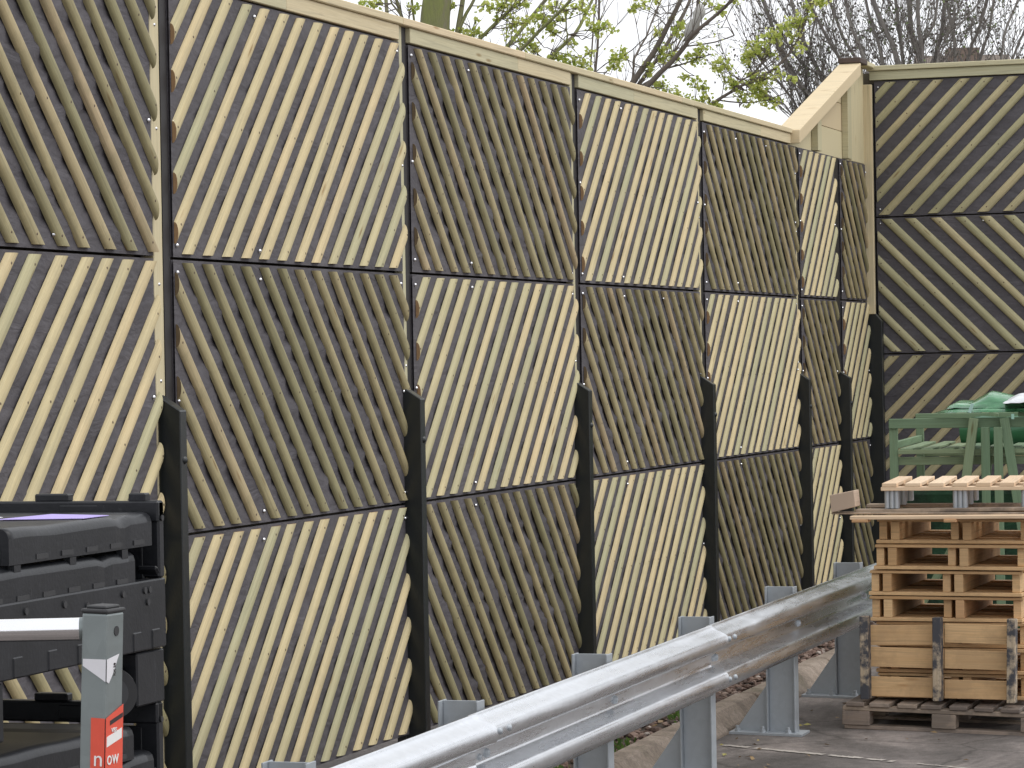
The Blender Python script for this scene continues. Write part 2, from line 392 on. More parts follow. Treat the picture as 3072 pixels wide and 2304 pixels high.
# ------------------------------------------------------------------ noise barriers
WX, P1 = -5.58, 12.396           # face of the panels, first post
TOP = 3.692; RH = 1.19
def map_main(s, z, h): return (WX+h, s, z)
EY = 27.1
def map_end(s, z, h): return (s, EY-h, z)
def half_rounds(b, caps, nails, mp, s0, s1, z0, z1, up, phase, tones, pitch=.2145, hw=.0338, hh=.0205):
    q = math.sqrt(.5); NP = 8
    d = (q, q) if up else (q, -q); n = (-q, q) if up else (q, q)
    zb = z0 if up else z1
    k0 = -int((z1-z0)/pitch)-2; k1 = int((s1-s0)/pitch)+2
    for k in range(k0, k1):
        cs = s0+phase+k*pitch+rnd.uniform(-.006, .006); ends = []; ok = True
        wj = rnd.uniform(.95, 1.05); tone = tones(); da = rnd.uniform(-.009, .009)
        for j in range(NP+1):
            th = math.pi*j/NP; wo = hw*wj*math.cos(th); h = hh*math.sin(th)**.85+.001
            ps, pz = cs+n[0]*wo, zb+n[1]*wo
            ds, dz = d[0]-da*d[1], d[1]+da*d[0]
            t0, t1 = -99, 99
            for p, v, lo, hi in ((ps, ds, s0, s1), (pz, dz, z0, z1)):
                a, c = (lo-p)/v, (hi-p)/v
                if a > c: a, c = c, a
                t0 = max(t0, a); t1 = min(t1, c)
            if t1-t0 < .03: ok = False; break
            ends.append((ps+ds*t0, pz+dz*t0, ps+ds*t1, pz+dz*t1, h, wo, t0, t1))
        if not ok: continue
        i = len(b.v); ou, ov = rnd.random()*60, rnd.random()*60
        for e in ends: b.v += [mp(e[0], e[1], e[4]), mp(e[2], e[3], e[4])]
        for j in range(NP):
            a, c = ends[j], ends[j+1]; va, vc = j*.016, (j+1)*.016
            b.face([i+2*j, i+2*j+1, i+2*j+3, i+2*j+2][::-1], [(ou+a[6], ov+va), (ou+a[7], ov+va), (ou+c[7], ov+vc), (ou+c[6], ov+vc)][::-1], tone, True)
        b.cur = 1
        for side in (0, 1):
            i = len(b.v); pts = [mp(e[2*side], e[2*side+1], e[4]) for e in ends]; b.v += pts
            idx = list(range(i, i+len(pts))); b.face(idx if side else idx[::-1], [(ou+.03*u, ov) for u in range(len(idx))], min(1, tone*.6+.3))
        b.cur = 2; e = ends[NP//2]
        for t in (.035, .5, .965):
            if e[7]-e[6] < .3 and t == .5: continue
            ps = e[0]+(e[2]-e[0])*t; pz = e[1]+(e[3]-e[1])*t
            b.dome(mp(ps+rnd.uniform(-.006, .006), pz, e[4]-.001), Vector(mp(0, 0, 1))-Vector(mp(0, 0, 0)), .0068, .002, 6)
        b.cur = 0
_stud = {}
def stud(name, loc, nrm, parent, r=.010, h=.008, mat=None, off=None):
    k = (name, r)
    if k not in _stud:
        b = MB(); b.dome((0, 0, 0), (0, 0, 1), r, h, 8); o = b.build(name, mat or M['screw'], parent); _stud[k] = o.data
    else:
        o = bpy.data.objects.new(name, _stud[k]); C.objects.link(o); o.parent = parent
    o.rotation_euler = Vector(nrm).to_track_quat('Z', 'Y').to_euler(); o.location = Vector(loc)-(Vector(off) if off else Vector())
    return o
def slat_panel(parent, mp, s0, s1, zb, zt, up, tones, mat, phase=None, inset=.012):
    b = MB(); g = .006
    corners = [mp(s0, zb+g, -.02), mp(s1, zb+g, -.02), mp(s1, zt-g, -.02), mp(s0, zt-g, -.02)]
    ax = Vector(mp(0, 0, .02))-Vector(mp(0, 0, 0))
    # gently slack membrane: a grid
    NS = max(6, int((s1-s0)/.04)); NZ = 30; i = len(b.v); seed = rnd.random()*100
    from mathutils import noise as mn
    for j in range(NZ+1):
        for k in range(NS+1):
            u = k/NS; v = j/NZ; e = min(u, 1-u, v, 1-v)*8; e = min(1, e)
            q = Vector(((s0+(s1-s0)*u)*5+seed, (zb+(zt-zb)*v)*11, seed))
            A_ = 1.7 if mat == M['slat_shaded'] else 1.0
            h = e*(A_*(.008*mn.noise(q)+.008*mn.noise(q*2.3))-.004)
            b.v.append(mp(s0+(s1-s0)*u, zb+g+(zt-zb-2*g)*v, h))
    for j in range(NZ):
        for k in range(NS):
            a = i+j*(NS+1)+k; b.face([a, a+1, a+NS+2, a+NS+1], None, .5, True)
    b.prism([Vector(c) for c in corners], ax*.45)
    bd = b.build('slat_panel', M['membrane'], parent)
    sl = MB(); nl = None
    half_rounds(sl, None, nl, mp, s0+inset, s1+(.026 if mp is map_main else -.004), zb+.02, zt-.018, up, phase if phase is not None else .11+rnd.uniform(-.015, .015), tones)
    sl.build('slats', [mat, M['end_grain_dark'] if mat != M['slat'] else M['end_grain'], M['nail']], bd)
    nrm = Vector(mp(0, 0, 1))-Vector(mp(0, 0, 0))
    W = s1-s0
    for f in (0.012, .33, .66, .985):
        for z in (zb+.065, zt-.065):
            if zb < .3 and z < .3 and .1 < f < .9: continue
            if W < 2 and .1 < f < .9: continue
            stud('screw', mp(s0+W*f+rnd.uniform(-.01, .01) if .1 < f < .9 else s0+W*f, z+rnd.uniform(-.01, .01), .004), nrm, bd)
    for f in (.008, .99): stud('screw', mp(s0+W*f, (zb+zt)/2+rnd.uniform(-.03, .03), .004), nrm, bd)
    return bd
def tone_light(): 
    r = rnd.random(); return rnd.uniform(.0, .35) if r < .3 else rnd.uniform(.4, 1)
def tone_dark(): return rnd.random()

wall = empty('acoustic_barrier', (WX, P1, 0))
tag(wall, 'long timber acoustic barrier with checkered panels of slanting half-round slats', 'barrier wall')
def rel(o, root):                                     # builders write world coordinates; shift into the root's frame
    o.matrix_parent_inverse = root.matrix_world.inverted()
bpy.context.view_layer.update()
wall_parts = []
def wb(b, name, mat, bevel=0):
    o = b.build(name, mat, wall, bevel=bevel); o.matrix_parent_inverse = Matrix.Translation(wall.location).inverted(); return o
bays = [(P1-6, 2.84, 1), (P1-3, 2.795, 0), (P1, 2.86, 1), (P1+3, 2.86, 0), (P1+6, 2.86, 1), (P1+9, 2.86, 0), (P1+12.0, 1.30, 1), (P1+13.52, 1.06, 0)]
for bi, (s0, W, par) in enumerate(bays):
    for r in range(3):
        zt = TOP-r*RH; zb = zt-RH
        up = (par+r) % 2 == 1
        o = slat_panel(wall, map_main, s0, s0+W, zb, zt, up, tone_light if up else tone_dark, M['slat'] if up else M['slat_shaded'], inset=.012 if bi < 3 else .042)
        o.matrix_parent_inverse = Matrix.Translation(wall.location).inverted()
posts_y = [P1-6, P1-3, P1, P1+3, P1+6, P1+9, P1+12, P1+13.52]
for i, y in enumerate(posts_y):
    top = 3.775 if i < 6 else 3.685
    b = MB()
    wdt = .074 if i < 7 else .20
    x0 = WX-.10; x1 = WX-.012
    b.box(((x0+x1)/2, y-wdt/2-.002, top/2), (x1-x0, wdt-.004, top))
    wb(b, 'steel_post', M['post_steel'])
    # welded fin on the lower part with a sloping top
    f = MB(); ya, yb = y-.17, y-.103
    pr = [Vector((WX-.02, ya, 0)), Vector((WX+.095, ya, 0)), Vector((WX+.095, ya, 1.85)), Vector((WX-.02, ya, 1.925))]
    f.prism(pr, (0, yb-ya, 0))
    f.dome((WX+.095, (ya+yb)/2+.006, 1.64), (1, 0, 0), .018, .012, 10)
    wb(f, 'post_fin', M['black_steel'], .004)
    if i < 7:
        w_ = .095 if i == 2 else .05; z1_ = 3.7745 if i != 6 else 3.685
        t = MB(); zlo = .12
        yb_ = y-(.090 if i == 2 else .075)
        t.box((WX-.030, yb_-w_/2, (zlo+z1_)/2), (.045, w_-.002, z1_-zlo), axis=2, tone=rnd.uniform(.2, .6))
        t = wb(t, 'side_batten', M['frame_wood'], .003)
        for z in (3.5, 3.05, 2.66, 2.35, 2.0): stud('screw', (WX-.008, yb_-w_*.45, z+rnd.uniform(-.04, .04)), (1, 0, 0), t, .008, .006)
# corner fin (taller, belongs to the corner post)
f = MB(); ya, yb = 26.985, 27.06
f.prism([Vector((WX-.05, ya, 0)), Vector((WX+.12, ya, 0)), Vector((WX+.12, ya, 2.33)), Vector((WX+.0, ya, 2.47)), Vector((WX-.05, ya, 2.47))], (0, yb-ya, 0))
wb(f, 'post_fin', M['black_steel'], .004)
# fascia and coping up to the raking piece
END = 24.09
for s0, W, par in bays[:6]:
    e = min(s0+2.835, END); b = MB()
    L = e-s0-.0
    mid = s0+L*rnd.uniform(.35, .65)
    b.box((WX-.012, (s0+.0+mid)/2, 3.7345), (.05, mid-s0-.001, .078), axis=1, tone=rnd.uniform(.1, .5))
    b.box((WX-.012, (mid+e)/2, 3.7345), (.05, e-mid-.001, .078), axis=1, tone=rnd.uniform(.3, .9))
    wb(b, 'fascia_board', M['frame_wood'], .003)
y = P1-6; b = MB()
while y < END:
    L = min(rnd.uniform(1.1, 2.4), END-y)
    b.box((WX-.067, y+L/2, 3.795), (.19, L-.002, .040), axis=1, tone=rnd.uniform(.45, 1)); y += L
wb(b, 'coping', M['frame_wood'], .005)
# rear boarding, out of sight: added dark to block light in the gaps
b = MB()
for k in range(18):
    b.box((WX-.117, (P1-6+27.4)/2, .12+.203*k+.1), (.03, 27.4-P1+6, .203), axis=1)
wb(b, 'rear_boarding', M['dark_wood'])
# raking top: boarded infill, battens, sloping coping
def rake_z(y): return 3.70+(y-24.10)*.303
b = MB(); z = 3.694
bh = .235
while z < 4.35:
    ys = max(24.12, 24.12+(z-3.70)/.303-.1)
    b.prism([Vector((WX-.03, ys, z)), Vector((WX-.03, 26.44, z)), Vector((WX-.03, 26.44, min(z+bh-.006, rake_z(26.44)+.04))), Vector((WX-.03, min(26.43, max(24.12, 24.1+(z+bh-3.70)/.303)), z+bh-.006))], (-.025, 0, 0), tone=rnd.uniform(.5, 1))
    z += bh
ob = wb(b, 'infill_boards', M['frame_wood'])
for ya, yb in ((25.0, 25.14), (26.17, 26.31)):
    b = MB(); b.prism([Vector((WX-.028, ya, 3.696)), Vector((WX-.028, yb, 3.696)), Vector((WX-.028, yb, rake_z(yb)+.02)), Vector((WX-.028, ya, rake_z(ya)+.02))], (.055, 0, 0), tone=.35)
    wb(b, 'side_batten', M['frame_wood'], .003)
b = MB()
b.prism([Vector((WX+.085, 24.09, rake_z(24.09)-.002)), Vector((WX+.085, 26.46, rake_z(26.46))), Vector((WX+.085, 26.46, rake_z(26.46)+.108)), Vector((WX+.085, 24.09, rake_z(24.09)+.108))], (-.19, 0, 0), tone=.95)
wb(b, 'raking_coping', M['frame_wood'], .006)
b = MB(); b.box((WX-.012, 26.92, 4.546), (.18, .36, .040), axis=1, tone=.4); wb(b, 'coping', M['frame_wood'], .005)
b = MB(); b.box((WX-.012, 26.585, 4.548), (.195, .30, .047), axis=1, tone=.2); wb(b, 'end_cap', M['dark_cap'], .006)
b = MB(); b.box((WX-.05, 26.71, 4.105), (.09, .53, .83), axis=2, tone=.55); wb(b, 'corner_post', M['frame_wood'], .004)
# top corner batten (light timber between the two walls)
b = MB(); b.box((WX+.022, 26.985, 3.385), (.088, .05, 1.99), axis=2, tone=.75); wb(b, 'corner_batten', M['frame_wood'], .004)

endw = empty('end_acoustic_barrier', (-5.5, EY, 0))
tag(endw, 'taller end section of the barrier facing the camera, slats toned olive for shade, in chevron rows', 'barrier wall')
def eb(b, name, mat, bevel=0):
    o = b.build(name, mat, endw, bevel=bevel); o.matrix_parent_inverse = Matrix.Translation(endw.location).inverted(); return o
ET = 4.4235
for bi, s0 in enumerate((-5.515, -2.515)):
    for r in range(4):
        zt = ET-r*RH; zb = max(zt-RH, .03)
        up = (r+bi) % 2 == 0
        o = slat_panel(endw, map_end, s0, s0+2.84, zb, zt, up, lambda: rnd.uniform(.1, 1), M['slat_half_shaded'], phase=(.06 if up else .075))
        o.matrix_parent_inverse = Matrix.Translation(endw.location).inverted()
    b = MB(); b.box((s0+2.92, EY+.05, 2.2), (.12, .1, 4.4)); eb(b, 'steel_post', M['post_steel'])
b = MB(); b.box((-2.6, EY-.004, 4.464), (5.9, .05, .078), axis=0, tone=.1); eb(b, 'fascia_board', M['frame_wood'], .003)
b = MB(); b.box((-2.6, EY+.045, 4.5265), (5.94, .20, .043), axis=0, tone=.3); eb(b, 'coping', M['frame_wood'], .005)
b = MB()
for k in range(22): b.box((-2.65, EY+.135, .1+.2*k+.1), (6.0, .03, .2), axis=0)
eb(b, 'rear_boarding', M['dark_wood'])  # unseen here too, added dark to keep light out of the gaps
b = MB(); b.box((-5.585, EY+.06, 2.2), (.12, .11, 4.39)); eb(b, 'steel_post', M['post_steel'])

# ------------------------------------------------------------------ guard rail
RX = -3.85
RAILP = [9.57-1.74*2, 9.57-1.74, 9.57, 11.30, 13.03, 14.79, 16.57, 18.30]
rail = empty('guard_rail', (RX, 14.79, 0)); tag(rail, 'galvanised corrugated crash barrier on grey steel posts along the kerb', 'crash barrier')
def rb(b, name, mat, bevel=0, parent=rail):
    o = b.build(name, mat, parent, bevel=bevel); o.matrix_parent_inverse = Matrix.Translation(rail.location).inverted() if parent == rail else Matrix(); return o
def zr(y): return .0088*(y-16.5)
PROF = []
for k in range(49):                                 # W section, 0.335 high, 0.085 deep
    t = k/48; z = -.1675+.335*t
    a = abs(z)
    if a < .030: x = .0
    elif a < .064: u = (a-.030)/.034; x = .084*(u*u*(3-2*u))*.7+.3*.084*u
    elif a < .118: x = .084+.004*math.sin((a-.064)/.054*math.pi)
    elif a < .158: u = (a-.118)/.040; x = .084-.074*(u*u*(3-2*u)*.6+.4*u)
    else: x = .010-(a-.158)*.2
    PROF.append((x, z))
def beam(ya, yb, dx):
    b = MB(); nst = 14; TH = .004
    ring0 = [(x, z) for x, z in PROF]+[(x-TH, z) for x, z in reversed(PROF)]
    n = len(ring0); i = len(b.v)
    for s in range(nst+1):
        y = yb if s == nst else ya+(yb-.045-ya)*s/(nst-1)
        fl = .006*max(0, (s-nst+1.0)) if yb < 18.5 else 0
        for x, z in ring0: b.v.append((RX+.004+dx+x+fl, y, zr(y)+.6025+z))
    for s in range(nst):
        for j in range(n):
            q = (j+1) % n
            b.face([i+s*n+j, i+(s+1)*n+j, i+(s+1)*n+q, i+s*n+q], None, .5, j < 48 or 49 <= j < n-1)
    for a_, rv in ((0, False), (nst*n, True)):
        q0 = len(b.v); b.v += [b.v[i+a_+j] for j in range(n)]; b.face(list(range(q0, q0+n))[::-1] if rv else list(range(q0, q0+n)))
    o = rb(b, 'beam', M['galv'])
    return o
jn = [RAILP[0]-.5, RAILP[1]+.2, RAILP[3]-.2-.05, RAILP[5]-.22, RAILP[7]+.42]
for k in range(len(jn)-1):
    o = beam(jn[k], jn[k+1]+(.06 if k < len(jn)-2 else 0), .0075*(len(jn)-k))
    xo = RX+.004+.0075*(len(jn)-k); BM = M['galv_post']
    if k:
        for dy in (.10, .21):
            for dz in (-.097, .097): stud('bolt', (xo+.0855, jn[k]+.03+dy, zr(jn[k])+.6025+dz), (1, 0, 0), o, .015, .014, BM)
        for dy in (.07, .14): stud('bolt', (xo, jn[k]+dy, zr(jn[k])+.6025+rnd.uniform(-.012, .012)), (1, 0, 0), o, .014, .012, BM)
    for y in RAILP:
        if jn[k] < y < jn[k+1]: stud('bolt', (xo, y-.03, zr(y)+.6025), (1, 0, 0), o, .02, .018, BM)
for y in RAILP:
    b = MB(); z0 = gz(RX, y)+.012; z1 = zr(y)+.796; h = z1-z0; zc = (z0+z1)/2
    b.box((RX-.004, y, zc), (.008, .085, h)); b.box((RX-.156, y, zc), (.008, .085, h)); b.box((RX-.08, y, zc), (.1435, .007, h))
    p = rb(b, 'post', M['galv_post'], .0015)
    g = MB(); g.prism([Vector((RX-.161, y-.004, z0)), Vector((RX-.33, y-.004, z0)), Vector((RX-.33, y-.004, z0+.02)), Vector((RX-.161, y-.004, z0+.26))], (0, .008, 0))
    rb(g, 'gusset', M['galv_post'], 0, p)
    t = .022*0+.0
    pl = MB(); rot = Matrix.Rotation(.022, 3, 'Y')
    pl.box((RX-.155, y, gz(RX-.155, y)+.006), (.40, .20, .014), rot=rot)
    for dx, dy in ((-.16, -.07), (.12, -.07), (-.16, .07), (.12, .07), (-.02, -.075)):
        pl.tube([(RX-.155+dx, y+dy, gz(RX-.155+dx, y)+.012), (RX-.155+dx, y+dy, gz(RX-.155+dx, y)+.045)], .010, 8)
        pl.tube([(RX-.155+dx, y+dy, gz(RX-.155+dx, y)+.012), (RX-.155+dx, y+dy, gz(RX-.155+dx, y)+.028)], .018, 6)
    rb(pl, 'base_plate', M['galv_post'], .001, p)

# ------------------------------------------------------------------ pallets
def pallet(label, loc, rz, tilt, kind='block'):
    t = empty('pallet', loc, (0, tilt, rz)); tag(t, label, 'pallet', 'wooden pallets stacked beside the guard rail'); return t
W_, D_ = .80, 1.0
def stringer_pallet(label, loc, rz, tilt):
    """open pallet: three pairs of deep stringers, thin boards under and over; origin = front left bottom"""
    t = pallet(label, loc, rz, tilt)
    for x in (0.0, .395, .775):
        for dx, wd, dy in ((0, .043, .012), (.068, .048, 0)):
            if x > .7 and dx: continue
            b = MB(); b.box((x+dx+wd/2, D_/2+dy, .072), (wd, D_-dy*2, .098), axis=1, tone=rnd.random()); b.build('stringer', M['pallet'], t, bevel=.002)
    for k in range(5):
        b = MB(); b.box((W_/2+.01, .048+k*.226, .0125), (W_+.04+rnd.uniform(-.01, .01), .095, .019), rot=Matrix.Rotation(rnd.uniform(-.012, .012), 3, 'Z'), axis=0); b.build('bottom_board', M['pallet'], t, bevel=.002)
    for k in range(6):
        b = MB(); b.box((W_/2+.01, .046+k*.18, .1305), (W_+.035+rnd.uniform(-.01, .01), .092, .016), rot=Matrix.Rotation(rnd.uniform(-.012, .012), 3, 'Z'), axis=0); b.build('deck_board', M['pallet'], t, bevel=.002)
    return t
SX = -3.50
labs = [('pine pallet partly hidden behind the upright one, lowest of the orange pine pallets', -3.50, .152),
        ('pine pallet hidden behind the upright one, second lowest of the pine pallets', -3.50, .292),
        ('pine pallet just behind the top edge of the upright one', -3.505, .432),
        ('pine pallet directly above the upright pallet, with dark tape scraps on its lower edge', -3.535, .572),
        ('pine pallet third from the top of the open pine stack', -3.535, .713),
        ('pine pallet second from the top of the open pine stack', -3.507, .856),
        ('topmost of the open pine pallets, directly under the loose planks', -3.49, .996)]
proto = None
for i, (lab, x, z) in enumerate(labs):
    loc = (x+rnd.uniform(-.004, .004), 17.05+rnd.uniform(-.015, .03), z); rot = (0, .006, rnd.uniform(-.012, .03))
    if i % 2 == 0 or i == 1: o = stringer_pallet(lab, loc, rot[2], rot[1]); proto = o
    else: o = copy_thing(proto, loc, rot); tag(o, lab)
# bottom pallet on the ground, weathered
t = empty('pallet', (-3.672, 16.87, .0), (0, .027, .01)); tag(t, 'weathered grey block pallet on the asphalt carrying the whole stack', 'pallet', 'wooden pallets stacked beside the guard rail')
for x, wd in ((0, .15), (.49, .13), (.97, .10)):
    for y in (.0, .46, .95):
        b = MB(); b.box((x+wd/2, y+.06, .062), (wd, .12, .078), axis=1); b.build('block', M['pallet_old'], t, bevel=.003)
for y in (.0, .46, .95):
    b = MB(); b.box((.54, y+.06, .0115), (1.06, .10, .021), axis=0); b.build('bottom_board', M['pallet_old'], t, bevel=.003)
    b = MB(); b.box((.54, y+.055, .1135), (1.08, .10, .023), axis=0, tone=.9); b.build('cross_board', M['pallet_old'], t, bevel=.003)
for k in range(8):
    b = MB(); b.box((.006+.057+k*.143+rnd.uniform(-.008, .008)+(0 if k else .004), .535+rnd.uniform(-.005, .005), .137), (.1+rnd.uniform(-.004, .012), 1.08, .022), axis=1); b.build('deck_board', M['pallet_old'], t, bevel=.003)
# pallet standing on edge, leaning on the stack, underside to the camera
t = empty('pallet', (-3.575, 16.945, .163), (-.035, .012, .0)); tag(t, 'small pallet standing on its edge against the stack, mould blackened stringers to the front', 'pallet', 'wooden pallets stacked beside the guard rail')
for x, dz in ((0, 0), (.398, .0), (.80, .0)):
    b = MB(); b.box((x+.024, -.02, .222+dz), (.045, .085, .452), rot=Matrix.Rotation(rnd.uniform(-.012, .012)-.02*(x < .1), 3, 'Y'), axis=2); b.build('stringer', M['mould'], t, bevel=.003)
for z, h, a in ((.062, .108, .0), (.222, .108, .008), (.345, .11, -.022)):
    b = MB(); b.box((.225, .034, z), (.44, .018, h), rot=Matrix.Rotation(a, 3, 'Y'), axis=0, tone=rnd.uniform(.4, .7)); b.build('deck_board', M['pallet'], t, bevel=.002)
    for xx in (.028, .39, .43, .79):
        nb = MB()
        for dz in (-.03, .025): nb.dome((xx, .0245, z+dz+a*(-8)*(xx-.4)*.05), (0, -1, 0), .004, .0015, 6)
        nb.build('nail_heads', M['nail'], t)
    b = MB(); b.box((.635, .034, z+.002-(.006 if a >= 0 else -.012)), (.372, .018, h-.006), rot=Matrix.Rotation(-a*.4 if a < 0 else a, 3, 'Y'), axis=0, tone=rnd.uniform(.4, .8)); b.build('deck_board', M['pallet'], t, bevel=.002)
# loose planks on top
def plank(name, label, cat, c, d, mat, rot=(0, 0, 0), tone=None, group=None):
    b = MB(); b.box((0, 0, 0), d, tone=tone); o = b.build(name, mat, bevel=.003); o.location = c; o.rotation_euler = rot; tag(o, label, cat, group); return o
G = 'loose boards lying on the pallet stack'
plank('plank', 'pale new board lying along the front of the pallet stack top', 'plank', (-3.01, 17.0, 1.1475), (1.23, .10, .020), M['pallet_new'], (0, -.004, .02), .5, G)
plank('plank', 'pale board at the back of the pallet stack top', 'plank', (-2.98, 17.75, 1.1475), (1.0, .10, .020), M['pallet'], (0, 0, .03), .6, G)
for x in (-3.57, -3.075):
    plank('batten_offcut', 'short pine offcut sticking out under the pale front board, '+('left end' if x < -3.5 else 'mid stack'), 'offcut', (x, 16.985, 1.1285), (.09 if x < -3.5 else .07, .10, .0165), M['pallet'], (0, 0, .05), 1.0)
plank('plank', 'long thin grey weathered board jutting out furthest to the left', 'plank', (-3.12, 17.09, 1.164), (1.25, .12, .011), M['pallet_old'], (0, .004, .012), 1.0, G)
plank('plank', 'grey brown weathered board under the metal feet of the top pallet', 'plank', (-3.06, 17.12, 1.181), (1.12, .11, .020), M['pallet_old'], (0, -.008, .035), 1.0, G)
plank('plank', 'second weathered board behind the first under the top pallet', 'plank', (-3.10, 17.62, 1.181), (1.12, .11, .020), M['pallet_old'], (0, 0, .02), .9, G)
b = MB(); b.prism([Vector((-.066, -.045, -.045)), Vector((.07, -.045, -.012)), Vector((.062, -.045, .078)), Vector((-.074, -.045, .052))], (0, .13, 0), tone=.7)
o = b.build('timber_block', wood('offcut_timber', [(0, (.50, .38, .29)), (1, (.56, .43, .33))], .85, .15), bevel=.003); o.location = (-3.672, 17.04, 1.216); tag(o, 'squared timber offcut perched tilted on the left end of the boards', 'wood block')
# top pallet with metal feet
t = empty('pallet', (-3.466, 17.045, 1.19), (0, .003, .105)); tag(t, 'clean pale pallet on corrugated metal feet, topmost of the stack', 'pallet', 'wooden pallets stacked beside the guard rail')
for x in (.013, .385, .755):
    for y in (.012, .45, .90):
        b = MB()
        for q in range(3):
            xx = x+.013+q*.026
            ring = [(xx+.0135*math.cos(a*math.pi/6), y+.03-.0+.0135*math.sin(a*math.pi/6)) for a in range(12)]
            b.tube([(xx, y+.016, 0.001), (xx, y+.016, .0975)], .0135, 12)
            b.tube([(xx, y+.075, 0.001), (xx, y+.075, .0975)], .0135, 12)
        b.box((x+.039, y+.045, .049), (.074, .058, .094))
        b.build('metal_foot', M['galv_post'], t)
for y in (.0, .45, .90):
    b = MB(); b.box((.43, y+.048, .1085), (.87, .095, .0205), axis=0, tone=.6); b.build('cross_board', M['pallet_new'], t, bevel=.002)
for k in range(7):
    b = MB(); b.box((.042+k*.1275, .50, .1295), (.082+rnd.uniform(-.003, .003), 1.0, .0205), axis=1); b.build('deck_board', M['pallet_new'], t, bevel=.002)

# ------------------------------------------------------------------ green stained timber staging with wrapped bundle
M['green_wood'] = wood('green_stained_timber', [(0, (.15, .24, .14)), (.5, (.21, .30, .18)), (1, (.27, .33, .19))], .7, .22)
t = empty('garden_staging', (-4.21, 21.0, 0), (0, 0, .09)); tag(t, 'green stained slatted timber staging with splayed legs behind the pallets', 'garden table')
def gw(c, d, name, rot=None, tone=None):
    b = MB(); b.box(c, d, rot=rot, tone=tone); b.build(name, M['green_wood'], t, bevel=.003)
z0 = -.1
for y in (0, 1.8):
    for x in (.028, 1.75): gw((x, y, (1.6+z0)/2), (.056, .045, 1.6-z0), 'leg')
    gw((.89, y-.03, 1.569), (1.66+.12, .022, .066), 'top_rail'); gw((.89, y+.035, 1.315), (1.70, .022, .055), 'lower_rail')
gw((.89, .9, 1.620), (.05, 1.9, .03), 'ridge_bar'); gw((.03, .9, 1.42), (.03, 1.75, .05), 'side_rail'); gw((1.72, .9, 1.42), (.03, 1.75, .05), 'side_rail')
for k in range(12): gw((.11+k*.142, .85, 1.392), (.082, 1.72, .018), 'shelf_slat', rot=Matrix.Rotation(.0, 3, 'X'))
gw((.89, -.045, 1.378), (1.66, .02, .03), 'shelf_edge')
for x0, x1 in ((.575, .36), (.775, .99)):
    dx = x1-x0; L = math.hypot(dx, 1.5)
    a = math.atan2(x0-x1, 1.5)
    gw(((x0+x1)/2+.0, -.09, 1.6-.75), (.062, .04, L), 'splayed_leg', rot=Matrix.Rotation(a, 3, 'Y'))
for x in (.65, .735): gw((x, -.115, .75), (.058, .035, 1.58), 'inner_leg')
for x0, x1 in ((.575, .36), (.775, .99)):
    a = math.atan2(x0-x1, 1.5); gw(((x0+x1)/2, 1.7, .85), (.062, .04, 1.52), 'splayed_leg', rot=Matrix.Rotation(a, 3, 'Y'))
gw((.2, .0, .35), (.05, .04, .9), 'brace', rot=Matrix.Rotation(.5, 3, 'Y'))
m, n, p = new_mat('green_film'); tc = n.nodes.new('ShaderNodeTexCoord').outputs['Object']
a = noise(n, vecmap(n, tc, (3, 3, 9)), 2.2, 4, .5, .6)
n.links.new(ramp(n, a, [(.35, (.03, .15, .06)), (.55, (.06, .24, .10)), (.7, (.20, .40, .24))]), p.inputs['Base Color']); p.inputs['Roughness'].default_value = .18
p.inputs['Coat Weight'].default_value = .5; bump(n, p, a, .5, .03); M['film'] = m
